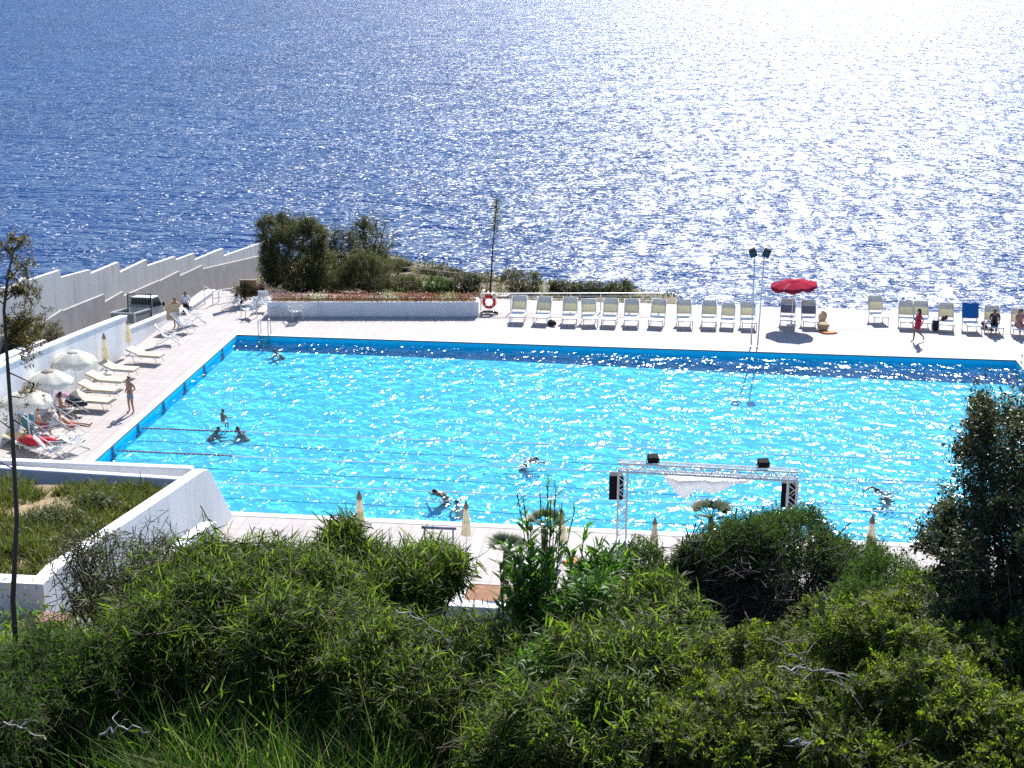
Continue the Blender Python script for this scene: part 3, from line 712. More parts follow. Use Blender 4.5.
# ------------------------------------------------------------------ things lying on the deck
def heap(name, loc, size, mat, label, cat, n=5, seed=1):
    rr = random.Random(seed); mb = MB()
    for k in range(n):
        mb.ball((rr.uniform(-.5, .5)*size[0], rr.uniform(-.5, .5)*size[1], size[2]*rr.uniform(.3, .6)), (size[0]*rr.uniform(.3, .55), size[1]*rr.uniform(.3, .55), size[2]*rr.uniform(.35, .5)), 12, 8, .12)
    o = mb.build(name, mat, smooth=True, loc=loc); tag(o, label, cat); return o
g = onZ(941, 330.5)
r = empty('beach_bag', (g[0]-.28, g[1], 0), 0, 'tall dark bag standing at the left side of a lounger', 'bag')
mb = MB(); mb.hexa([(-.13, -.09, 0), (.13, -.09, 0), (.13, .09, 0), (-.13, .09, 0), (-.17, -.07, .5), (.17, -.07, .5), (.17, .07, .5), (-.17, .07, .5)]); mb.build('bag_body', M['darkbag'], r, bevel=.03)
mb = MB(); mb.tube([(-.1, 0, .49), (-.06, 0, .66), (.06, 0, .66), (.1, 0, .49)], .012, 6); mb.build('handle', M['darkbag'], r)
g = onZ(988, 328.5); heap('beach_bag', (g[0], g[1], 0), (.42, .34, .42), M['maroon'], 'maroon bag on the deck left of the person in dark clothes', 'bag', 4, 3)
g = onZ(551, 325.5); heap('beach_bag', (g[0], g[1], 0), (.34, .26, .30), M['darkbag'], 'small black bag on the deck between two loungers near the lifebuoy', 'bag', 4, 9)
lx, ly = LPOS[947]
heap('beach_bag', (lx-.05, ly+.18, .42), (.2, .14, .26), M['maroon'], 'small maroon bag resting on a lounger seat beside the tall dark bag', 'bag', 3, 4)
lx, ly = LPOS[973]
mb = MB(); nn = 8
for side in (0, 1):
    pass
prof = []
bya, bza = math.cos(math.radians(61))*.88, math.sin(math.radians(61))*.88
for t in np.linspace(.15, 1.0, 8): prof.append((.42+t*bya-.075*bza, .40+t*bza+.075*bya))
prof.append((.42+1.02*bya+.03, .40+1.0*bza)); prof.append((.42+.75*bya+.06, .40+.75*bza-.12))
vs = []; fs = []; k = len(prof)
for off in (0, .02):
    for j, (y, z) in enumerate(prof):
        for i in range(5):
            x = -.38+.76*i/4; vs.append((x, y-off*bza, z+off*bya+.012*math.sin(i*2.1+j)))
for o_ in (0, k*5):
    for j in range(k-1):
        for i in range(4): a = o_+j*5+i; fs.append((a, a+1, a+6, a+5))
mb.add(vs, fs); o = mb.build('towel', M['bluefab'], smooth=True, loc=(lx, ly, 0)); tag(o, 'bright blue towel draped over a lounger back', 'towel')
g = onZ(823, 330); mb = MB(); mb.lathe([(.0, .0), (.2, .0), (.26, .12), (.28, .22), (.25, .22), (.2, .03), (0, .03)], 20); mb.lathe([(.32, .23), (.30, .30), (.16, .34), (0, .36)], 20)
r = empty('straw_basket', (g[0], g[1], 0), 0, 'straw basket with a hat on it right of the red umbrella', 'basket'); mb.build('basket_body', M['straw'], r, smooth=True)
mb = MB(); mb.tube([(-.26, 0, .2), (-.15, 0, .42), (.15, 0, .42), (.26, 0, .2)], .015, 6); mb.build('handle', M['straw'], r)
g = onZ(825, 323); heap('rucksack', (g[0], g[1]+.3, 0), (.36, .3, .55), M['tan'], 'tan grey rucksack standing behind the straw basket', 'bag', 4, 12)
mb = MB(); mb.lathe([(0, 0), (.3, .0), (.34, .03), (.2, .06), (0, .05)], 16, wob=lambda i, k, a: 1+.25*math.sin(2*a+1)); g = onZ(829, 333)
tag(mb.build('towel', M['orange'], smooth=True, loc=(g[0], g[1], .004)), 'small orange towel lying on the deck by the straw basket', 'towel')

# coiled hose / rope on the deck near the lifebuoy
mb = MB(); mb.tube([((.42+.05*math.sin(3*t))*math.cos(t), (.3+.04*t/6)*math.sin(t), .03+.004*t) for t in np.linspace(0, 15, 80)], .022, 6)
g = onZ(489, 314.5); tag(mb.build('hose', M['rubber'], smooth=True, loc=(g[0], g[1], 0)), 'dark coiled hose on the deck below the lifebuoy', 'hose')

# ------------------------------------------------------------------ wire rail with the lifebuoy
A, B = Vector((10.95, 5.75, 0)), Vector((19.95, 6.95, 0)); dirv = (B-A).normalized(); n = 6
r = empty('railing', A, 0, 'steel rail with horizontal wires behind the loungers', 'railing')
for k in range(n+1):
    p = (B-A)*k/n; mb = MB(); mb.cbox((p.x, p.y, .47), (.05, .05, .94)); mb.cbox((p.x, p.y, .006), (.14, .14, .012)); mb.build('post', M['alu'], r)
mb = MB(); mb.tube([(0, 0, .965), tuple((B-A)+Vector((0, 0, .965)))], .03, 8); mb.build('handrail', M['alu'], r)
for j in range(7):
    z = .1+j*.12; mb = MB(); mb.tube([(0, 0, z), tuple((B-A)+Vector((0, 0, z)))], .009, 6); mb.build('wire', M['alu'], r)
g = onY(489, 300, 5.7)
r = empty('lifebuoy', (g[0], g[1]+.02, .55), 0, 'red and white lifebuoy ring hanging on the rail', 'lifebuoy')
mb = MB(); K, J = 28, 10; vs = []; fs = []
for i in range(K):
    for j in range(J):
        a, b = 2*PI*i/K, 2*PI*j/J; rr = .27+.075*math.cos(b); vs.append((rr*math.cos(a), .075*math.sin(b), rr*math.sin(a)))
for i in range(K):
    for j in range(J): fs.append((i*J+j, i*J+(j+1)%J, ((i+1)%K)*J+(j+1)%J, ((i+1)%K)*J+j))
mb.add(vs, fs); ring = mb.build('ring', M['lifered'], r, smooth=True)
for q in range(4):
    mb = MB(); a0 = PI/4+q*PI/2
    mb.tube([(.27*math.cos(a0+t), 0, .27*math.sin(a0+t)) for t in (-.12, 0, .12)], .081, 12); mb.build('band', M['pvc'], ring)
mb = MB(); mb.tube([(.36*math.cos(t)*(1+.05*math.cos(4*t)), -.02, .36*math.sin(t)*(1+.05*math.cos(4*t))) for t in np.linspace(0, 2*PI, 33)], .012, 6); mb.build('grab_line', M['lifered'], r)

# white handrail at the top of the steps by the road
r = empty('handrail', (0, 0, 0), 0, 'white tubular handrail at the corner by the road', 'handrail')
P0, P1, P2, P3 = [Vector(onZ(*q)) for q in ((205, 304), (213, 304.5), (219, 302), (238, 299))]
for p, h in ((P0, .95), (P1, .75), (P2, .62), (P3, .62)):
    mb = MB(); mb.tube([p, p+Vector((0, 0, h))], .028, 8); mb.build('post', M['whitemetal'], r)
mb = MB(); mb.tube([P0+Vector((0, 0, .95)), P1+Vector((0, 0, .75))], .028, 8); mb.tube([P1+Vector((0, 0, .52)), P2+Vector((0, 0, .62)), P3+Vector((0, 0, .62))], .028, 8); mb.tube([P1+Vector((0, 0, .3)), P3+Vector((0, 0, .3))], .02, 8)
mb.build('rail', M['whitemetal'], r)

# pool ladder
r = empty('pool_ladder', (*onZ(262.5, 337)[:2], 0), 0, 'pool ladder with two arched steel handrails in the far left corner', 'ladder')
r.location = (onZ(262.5, 337)[0], 0.16, 0)
for s in (-1, 1):
    mb = MB(); mb.tube([(s*.24, .22, 0), (s*.24, .2, .55), (s*.24, .12, .74), (s*.24, -.05, .78), (s*.24, -.2, .66), (s*.24, -.24, .3), (s*.24, -.24, -.72)], .022, 8); mb.build('handrail', M['steel'], r, smooth=True)
for z in (-.15, -.38, -.6):
    mb = MB(); mb.box(-.23, -.29, z-.015, .23, -.2, z+.015); mb.build('step', M['steel'], r)

# floodlight mast: two poles with floodlights
for i, (px, pt) in enumerate(((751, (755, 252)), (757.5, (764.5, 252)))):
    b = onZ(px, 346.5); t = onY(*pt, 0.95); r = empty('floodlight_mast', (b[0], b[1], 0), 0, ['left pole of the twin floodlight mast at the pool edge', 'right pole of the twin floodlight mast at the pool edge'][i], 'light mast', 'twin floodlight poles')
    tx, ty, tz = t[0]-b[0], t[1]-b[1], t[2]
    mb = MB(); mb.tube([(0, 0, 0), (tx, ty, tz)], [.035, .028], 8); mb.build('pole', M['alu'], r, smooth=True)
    mb = MB(); mb.lathe([(.0, .035), (.2, .03), (.22, 0)], 4); mb.build('base_plate', M['steel'], r)
    s = -1 if i == 0 else 1
    rot = Matrix.Rotation(s*.35, 3, 'Y') @ Matrix.Rotation(.35, 3, 'X')
    mb = MB(); c = Vector((tx+s*.10, ty-.1, tz-.02)); mb.cbox(c, (.32, .2, .40), rot); fl = mb.build('floodlight', M['black'], r, bevel=.02)
    mb = MB(); mb.cbox(c+rot @ Vector((0, -.105, 0)), (.26, .015, .32), rot); mb.build('lens', M['lamp'], fl)
    mb = MB(); mb.tube([(tx, ty, tz-.25), (tx, ty-.05, tz+.05)], .03, 8); mb.build('bracket', M['steel'], r)

# ------------------------------------------------------------------ truss gate on the near edge, with speakers, lamps and a sagging white cloth
def truss(mb, a, b, w=.28, n=10, rad=.032, rb=.016):
    a, b = Vector(a), Vector(b); t = (b-a).normalized(); u = Vector((0, 1, 0)); v = t.cross(u).normalized()
    cs = [(u*sx+v*sy)*w/2 for sx, sy in ((-1, -1), (1, -1), (1, 1), (-1, 1))]
    for c in cs: mb.tube([a+c, b+c], rad, 7)
    for k in range(n):
        p, q = a+(b-a)*k/n, a+(b-a)*(k+1)/n
        for i in range(4):
            c0, c1 = cs[i], cs[(i+1) % 4]
            mb.tube([p+(c0 if k % 2 else c1), q+(c1 if k % 2 else c0)], rb, 5, caps=False)
XL, XR, TY = 19.22, 24.42, -22.45
r = empty('truss_gate', (0, 0, 0), 0, 'aluminium truss gate on the near pool edge carrying a sagging white cloth', 'truss')
for x in (XL, XR):
    mb = MB(); truss(mb, (x, TY, .02), (x, TY, 2.32), n=9); mb.box(x-.3, TY-.3, .002, x+.3, TY+.3, .02); mb.build('tower', M['whitemetal'], r)
mb = MB(); truss(mb, (XL-.16, TY, 2.48), (XR+.16, TY, 2.42), n=20); mb.build('crossbeam', M['whitemetal'], r)
for x, lab, px in ((XL-.22, 'black loudspeaker on the left leg of the truss gate', 0), (XR-.10, 'black loudspeaker on the right leg of the truss gate', 1)):
    r = empty('loudspeaker', (x, TY+.32, 1.28), .1, lab, 'loudspeaker', 'loudspeakers on the truss')
    mb = MB(); mb.prism([(-.23, -.16), (.23, -.16), (.18, .18), (-.18, .18)], lambda a, b: (a, b, 0), lambda a, b: (a, b, .80)); mb.build('cabinet', M['black'], r, bevel=.015)
    mb = MB(); mb.prism([(-.17, .183), (.17, .183), (.17, .19), (-.17, .19)], lambda a, b: (a*.9, b, .05), lambda a, b: (a*.9, b, .75)); mb.build('grille', M['rubber'], r)
    mb = MB(); mb.tube([(.05, -.16, .4), (.05, -.25, .4)], .03, 8); mb.tube([(.08, .0, -.3), (.08, .0, .0)], .018, 6); mb.build('bracket', M['black'], r)
for px, py, lab in ((653, 461, 'black floodlight clamped on the left half of the truss beam'), (763, 468, 'black floodlight clamped on the right half of the truss beam')):
    g = onY(px, py, TY); r = empty('floodlight', (g[0], TY, 2.62), .2, lab, 'floodlight', 'floodlights on the truss beam')
    mb = MB(); mb.cbox((0, 0, .16), (.34, .24, .2), Matrix.Rotation(.4, 3, 'X')); mb.build('housing', M['black'], r, bevel=.02)
    mb = MB(); mb.tube([(-.2, 0, .16), (-.2, 0, .0), (.2, 0, .0), (.2, 0, .16)], .015, 6); mb.build('yoke', M['black'], r)
    mb = MB(); mb.cbox((0, .12, .2), (.28, .02, .15), Matrix.Rotation(.4, 3, 'X')); mb.build('lens', M['lamp'], r)
# sagging cloth: two bellies hung from the lower chord
mb = MB(); nx, ny = 40, 10; vs = []
for j in range(ny+1):
    for i in range(nx+1):
        u, t = i/nx, j/ny; x = XL+1.25+u*2.75
        sagf = .66*math.exp(-((u-.22)/.14)**2)+.56*math.exp(-((u-.55)/.2)**2)+.16+.05*math.sin(9*u)
        y = TY-.12+.24*t+.25*math.sin(PI*t)*sagf
        vs.append((x, y, 2.34-sagf*math.sin(PI*min(1, t*.92+.08))+.02*math.sin(u*31+t*5)-.02*u))
fs = [(j*(nx+1)+i, j*(nx+1)+i+1, (j+1)*(nx+1)+i+1, (j+1)*(nx+1)+i) for j in range(ny) for i in range(nx)]
mb.add(vs, fs); o = mb.build('hanging_cloth', M['voile'], smooth=True); s = o.modifiers.new('Solidify', 'SOLIDIFY'); s.thickness = .006
tag(o, 'sagging white cloth hung below the truss beam in two bellies', 'cloth')

# low dark barrier bar by the near edge (a reel cover pole)
g = onZ(440, 538); mb = MB(); mb.tube([(-.55, 0, .42), (.55, .02, .42)], .05, 8); mb.tube([(-.45, 0, 0), (-.45, 0, .4)], .025, 6); mb.tube([(.45, 0, 0), (.45, 0, .4)], .025, 6)
tag(mb.build('hurdle', plain('grey_blue_bar', (.16, .18, .26), .6), smooth=True, loc=(g[0], g[1]-.2, 0)), 'low grey blue bar on two feet left of a folded umbrella', 'barrier')
g = onZ(570, 562); mb = MB(); mb.lathe([(0, .06), (.2, .07), (.3, .03), (.28, 0)], 14, wob=lambda i, k, a: 1+.2*math.sin(3*a)); tag(mb.build('cushion', M['orange'], smooth=True, loc=(g[0], g[1], .0)), 'orange cushion lying on the paving behind the oleander', 'cushion')

# ------------------------------------------------------------------ bathers' belongings on the left
g = onZ(31, 452); 
r = empty('sunbed', (g[0]+.15, g[1], 0), -.5, 'low sunbed with a bright red towel on it, at the lower left', 'sunbed')
mb = MB(); mb.tube([(-.9, -.33, .3), (.9, -.33, .3), (.9, .33, .3), (-.9, .33, .3), (-.9, -.33, .3)], .02, 8); mb.build('frame', M['whitemetal'], r)
mb = MB(); mb.box(-.88, -.31, .29, .88, .31, .32); mb.build('sling', M['pillow'], r)
for x in (-.7, .7):
    for s in (-1, 1):
        mb = MB(); mb.tube([(x, s*.33, .3), (x*1.05, s*.33, 0)], .018, 7); mb.build('leg', M['whitemetal'], r)
heap('towel', (g[0]+.15, g[1], .315), (.85, .5, .26), M['redfab'], 'bright red towel bundled on the low sunbed', 'towel', 6, 21)
g = onZ(17, 446)
r = empty('sunbed', (g[0]-.3, g[1]+.3, 0), -.4, 'beige sunbed under the nearest open umbrella', 'sunbed')
mb = MB(); mb.tube([(-.9, -.33, .3), (.9, -.33, .3), (.9, .33, .3), (-.9, .33, .3), (-.9, -.33, .3)], .02, 8); mb.build('frame', M['whitemetal'], r)
mb = MB(); mb.box(-.88, -.31, .29, .88, .31, .34); mb.build('sling', M['tan'], r)
for x in (-.7, .7):
    for s in (-1, 1):
        mb = MB(); mb.tube([(x, s*.33, .3), (x*1.05, s*.33, 0)], .018, 7); mb.build('leg', M['whitemetal'], r)
g = onZ(30, 432); heap('towel', (g[0], g[1], 0), (.3, .25, .7), M['tealfab'], 'pale teal towel hanging beside the sitting bather', 'towel', 5, 5)
g = onZ(66, 405); heap('towel', (g[0]-.2, g[1], .3), (.9, .35, .2), plain('mauve_towel', (.42, .18, .34), .85, .3, 12), 'mauve patterned towel on the nearest cream sunbed', 'towel', 6, 8)

# ------------------------------------------------------------------ small pickup truck on the road
yr = 2.35; r = empty('pickup_truck', (-6.62, yr, road_z(yr)+.01), 0, 'small cream pickup truck with open bed and dark rack on the sloping road', 'truck'); r.rotation_euler = (-math.atan(.14), 0, 0)
W = .63
mb = MB(); mb.box(-W, 0.0, .72, W, 2.45, .82); mb.box(-.35, .1, .45, .35, 4.2, .72); mb.build('bed_floor', M['bedpanel'], r)
def panel(name, a, b, z0, z1, th):
    """framed drop side between plan points a and b"""
    a, b = Vector((*a, 0)), Vector((*b, 0)); t = (b-a).normalized(); nrm = Vector((t.y, -t.x, 0))
    P = lambda s, z, o: tuple(a+t*s+nrm*o+Vector((0, 0, z))); Ln = (b-a).length
    def slab(s0, s1, za, zb, o0, o1, mb): return mb.hexa([P(s0, za, o0), P(s1, za, o0), P(s1, za, o1), P(s0, za, o1), P(s0, zb, o0), P(s1, zb, o0), P(s1, zb, o1), P(s0, zb, o1)])
    mb = MB(); slab(.05, Ln-.05, z0+.06, z1-.07, -.012, .012, mb); p = mb.build(name, M['bedpanel'], r)
    mb = MB(); slab(0, Ln, z0, z0+.055, -.03, .03, mb); slab(0, Ln, z1-.065, z1, -.03, .03, mb); slab(0, .05, z0+.057, z1-.067, -.028, .028, mb); slab(Ln-.05, Ln, z0+.057, z1-.067, -.028, .028, mb)
    mb.build('panel_frame', M['carpaint'], p)
panel('tailgate', (-W, .03), (W, .03), .84, 1.42, .05); panel('side_panel', (W-.03, .1), (W-.03, 2.4), .84, 1.42, .05); panel('side_panel', (-W+.03, .1), (-W+.03, 2.4), .84, 1.42, .05)
mb = MB(); mb.tube([(-W+.02, 2.36, .84), (-W+.02, 2.36, 2.12), (W-.02, 2.36, 2.12), (W-.02, 2.36, .84)], .04, 8)
for z in (1.5, 1.7, 1.9): mb.tube([(-W, 2.36, z), (W, 2.36, z)], .014, 6)
for x in np.linspace(-.5, .5, 7): mb.tube([(x, 2.36, 1.4), (x, 2.36, 2.1)], .010, 6)
mb.build('rack', M['black'], r)
mb = MB(); prof = [(2.55, .45), (2.55, 1.5), (2.62, 1.93), (3.55, 1.95), (4.05, 1.38), (4.3, 1.2), (4.34, .45)]
mb.prism(prof, lambda y, z: (-W*(1 if z < 1.5 else .9), y, z), lambda y, z: (W*(1 if z < 1.5 else .9), y, z)); cab = mb.build('cab', M['carpaint'], r, bevel=.03)
mb = MB(); mb.add([(-.53, 3.64, 1.86), (.53, 3.64, 1.86), (.58, 4.06, 1.41), (-.58, 4.06, 1.41), (-.53, 3.66, 1.9), (.53, 3.66, 1.9), (.58, 4.09, 1.43), (-.58, 4.09, 1.43)], [(0, 1, 2, 3), (7, 6, 5, 4), (0, 4, 5, 1), (1, 5, 6, 2), (2, 6, 7, 3), (3, 7, 4, 0)]); mb.build('windscreen', M['glass'], cab)
for s in (-1, 1):
    mb = MB(); mb.add([(s*.595, 2.7, 1.86), (s*.595, 3.5, 1.88), (s*.64, 3.9, 1.43), (s*.64, 2.68, 1.43), (s*.57, 2.7, 1.86), (s*.57, 3.5, 1.88), (s*.62, 3.9, 1.43), (s*.62, 2.68, 1.43)], [(0, 1, 2, 3), (7, 6, 5, 4), (0, 4, 5, 1), (1, 5, 6, 2), (2, 6, 7, 3), (3, 7, 4, 0)]); mb.build('side_window', M['glass'], cab)
    mb = MB(); mb.cbox((s*.74, 3.85, 1.48), (.12, .06, .2)); mb.build('mirror', M['black'], cab, bevel=.015)
    mb = MB(); mb.box(s*.5-.1, -.02, .62, s*.5+.1, .02, .72); mb.build('tail_light', M['lifered'], r)
    for y in (.75, 3.75):
        mb = MB(); mb.tube([(s*.48, y, .27), (s*.64, y, .27)], .27, 20); w_ = mb.build('wheel', M['rubber'], r)
        mb = MB(); mb.tube([(s*.63, y, .27), (s*.648, y, .27)], .15, 16); mb.build('rim', M['alu'], w_)
mb = MB(); mb.add([(-.5, 2.545, 1.55), (.5, 2.545, 1.55), (.5, 2.59, 1.85), (-.5, 2.59, 1.85), (-.5, 2.53, 1.55), (.5, 2.53, 1.55), (.5, 2.575, 1.85), (-.5, 2.575, 1.85)], [(0, 1, 2, 3), (7, 6, 5, 4), (0, 4, 5, 1), (1, 5, 6, 2), (2, 6, 7, 3), (3, 7, 4, 0)]); mb.build('rear_window', M['glass'], cab)
mb = MB(); mb.box(-.6, -.05, .45, .6, .02, .58); mb.build('bumper', M['black'], r, bevel=.02)

# ------------------------------------------------------------------ flower planter wall and wooden fence beyond
a, b = onZ(268, 316.5), onZ(478.5, 316.5)
av, bv = Vector((a[0], a[1], 0)), Vector((b[0], b[1], 0)); t = (bv-av).normalized(); nrm = Vector((-t.y, t.x, 0))
r = empty('flower_planter', av, math.atan2(t.y, t.x), 'long low white planter wall filled with pink and red flowers', 'planter'); Ln = (bv-av).length
mb = MB(); mb.box(0, 0, 0, Ln, .14, .74); mb.box(0, .86, 0, Ln, 1.0, .74); mb.box(0, .142, 0, .14, .858, .738); mb.box(Ln-.14, .142, 0, Ln, .858, .738); mb.build('planter_box', M['white'], r)
mb = MB(); mb.box(.142, .142, 0, Ln-.142, .858, .66); mb.build('soil', M['soil'], r)
PLANTER = (r, Ln)
# the brown panel standing beside the planter
g = onZ(248.5, 304); r = empty('notice_board', (g[0], g[1]+.1, 0), .1, 'brown wooden panel standing among the potted flowers', 'panel')
mb = MB(); mb.box(-.42, -.03, .35, .42, .03, 1.22); mb.build('board', plain('brown_board', (.20, .12, .05), .8, .3, 6), r); mb = MB(); mb.box(-.45, -.04, 1.222, .45, .04, 1.28); mb.build('cap_rail', M['wood'], r)
for s in (-1, 1):
    mb = MB(); mb.tube([(s*.38, .06, 0), (s*.38, .06, 1.2)], .03, 6); mb.build('post', M['wood'], r)
# rustic post-and-rail fence and the sandy path along the coast
FP = [(378, 266), (398, 271), (418, 274.5), (438, 278), (455, 280.5), (472, 283), (487, 285.5), (501, 288)]
fp = []
for q in FP:
    g = onZ(*q, -.95); fp.append(Vector((g[0], g[1], land_z(g[0], g[1])+.02)))
r = empty('wooden_fence', fp[0], 0, 'rustic wooden post and rail fence along the sandy coastal path', 'fence')
for p in fp:
    mb = MB(); q = p-fp[0]; mb.tube([q, q+Vector((0, 0, .95))], .045, 7); mb.build('post', M['wood'], r)
for h in (.88, .48):
    mb = MB()
    for p, q in zip(fp, fp[1:]): mb.tube([p-fp[0]+Vector((0, .05, h)), q-fp[0]+Vector((0, .05, h))], .035, 6)
    mb.build('rail', M['wood'], r)
mb = MB()
pth = [onZ(*q, -.95) for q in ((360, 266), (392, 273), (420, 279), (450, 283.5), (475, 287), (505, 291.5))]
for p, q in zip(pth, pth[1:]):
    P = [(p[0], p[1]-.2, 0), (q[0], q[1]-.2, 0), (q[0]+.3, q[1]+1.0, 0), (p[0]+.3, p[1]+1.0, 0)]
    n = 6; vs = []; fs = []
    for i in range(n+1):
        for k in range(4):
            u, v = i/n, k/3
            x = (P[0][0]*(1-u)+P[1][0]*u)*(1-v)+(P[3][0]*(1-u)+P[2][0]*u)*v; y = (P[0][1]*(1-u)+P[1][1]*u)*(1-v)+(P[3][1]*(1-u)+P[2][1]*u)*v
            vs.append((x, y, land_z(x, y)+.07))
    for i in range(n):
        for k in range(3): fs.append((i*4+k, (i+1)*4+k, (i+1)*4+k+1, i*4+k+1))
    mb.add(vs, fs)
structure('coastal_path', mb, M['path'], smooth=True)
# ------------------------------------------------------------------ people: one skinned body each, clothes and hair as children
def mat_skin(name, col):
    m, nt, out = new_mat(name); p = N(nt, 'ShaderNodeBsdfPrincipled', Roughness=.5); v = coords(nt)
    L(nt, ramp(nt, noise(nt, v, 9, 3), [(.3, tuple(c*.85 for c in col)), (.7, tuple(min(1, c*1.12) for c in col))]), p.inputs['Base Color'])
    L(nt, p.outputs[0], out.inputs[0]); return m
SK = dict(tan=mat_skin('tanned_skin', (.36, .18, .115)), fair=mat_skin('fair_skin', (.52, .31, .22)), brown=mat_skin('brown_skin', (.23, .115, .075)))
CL = dict(shorts=plain('grey_blue_shorts', (.22, .28, .33), .85), red=plain('red_dress_cloth', (.50, .02, .06), .8, .15, 10), white=plain('white_shirt_cloth', (.74, .74, .78), .85),
          dark=plain('dark_trousers_cloth', (.02, .02, .03), .8), navy=plain('navy_swimwear', (.02, .03, .09), .6), pink=plain('pink_wrap_cloth', (.50, .07, .14), .8, .2, 12), redshort=plain('red_shorts_cloth', (.46, .03, .04), .8, .2, 12),
          charcoal=plain('charcoal_shirt_cloth', (.045, .04, .06), .85, .3, 14), floral=plain('pinkish_floral_cloth', (.48, .22, .20), .85, .6, 18), hair=plain('dark_hair', (.012, .009, .007), .6, .3, 30), eye=plain('eye_dark', (.01, .01, .01), .2))

BASE = dict(pelvis=(0, 0, .95), belly=(0, .015, 1.10), chest=(0, .0, 1.30), nb=(0, -.015, 1.46), neck=(0, .0, 1.53), head=(0, .025, 1.625), crown=(0, .015, 1.70),
            ls=(-.18, -.01, 1.42), le=(-.24, -.04, 1.14), lw=(-.25, .05, .90), lh=(-.25, .08, .82), rs=(.18, -.01, 1.42), re=(.24, -.04, 1.14), rw=(.25, .05, .90), rh=(.25, .08, .82),
            lhip=(-.09, 0, .90), lk=(-.10, .03, .49), la=(-.10, -.02, .07), lt=(-.115, .13, .03), rhip=(.09, 0, .90), rk=(.10, .03, .49), ra=(.10, -.02, .07), rt=(.115, .13, .03))
RAD = dict(pelvis=.135, belly=.118, chest=.135, nb=.07, neck=.052, head=.098, crown=.07, ls=.058, le=.040, lw=.029, lh=.036, rs=.058, re=.040, rw=.029, rh=.036,
           lhip=.088, lk=.056, la=.038, lt=.034, rhip=.088, rk=.056, ra=.038, rt=.034)
EDGES = [('pelvis', 'belly'), ('belly', 'chest'), ('chest', 'nb'), ('nb', 'neck'), ('neck', 'head'), ('head', 'crown'), ('nb', 'ls'), ('ls', 'le'), ('le', 'lw'), ('lw', 'lh'),
         ('nb', 'rs'), ('rs', 're'), ('re', 'rw'), ('rw', 'rh'), ('pelvis', 'lhip'), ('lhip', 'lk'), ('lk', 'la'), ('la', 'lt'), ('pelvis', 'rhip'), ('rhip', 'rk'), ('rk', 'ra'), ('ra', 'rt')]
def skinned(names, edges, J, rads, root, sub=2):
    me = bpy.data.meshes.new('skeleton'); me.from_pydata([tuple(J[n]) for n in names], [(names.index(a), names.index(b)) for a, b in edges], []); me.update()
    o = bpy.data.objects.new('skeleton', me); COL.objects.link(o)
    o.modifiers.new('Skin', 'SKIN')
    if not me.skin_vertices: me.attributes
    sv = me.skin_vertices[0].data if me.skin_vertices else None
    for n, d in zip(names, sv):
        r = rads[n]; d.radius = r if isinstance(r, tuple) else (r, r); d.use_root = (n == root)
    s = o.modifiers.new('Sub', 'SUBSURF'); s.levels = sub; s.render_levels = sub
    dg = bpy.context.evaluated_depsgraph_get(); dg.update()
    m2 = bpy.data.meshes.new_from_object(o.evaluated_get(dg)); vs = [tuple(v.co) for v in m2.vertices]; fs = [tuple(p.vertices) for p in m2.polygons]
    bpy.data.objects.remove(o); bpy.data.meshes.remove(me); bpy.data.meshes.remove(m2)
    mb = MB(); mb.v = vs; mb.f = fs; return mb
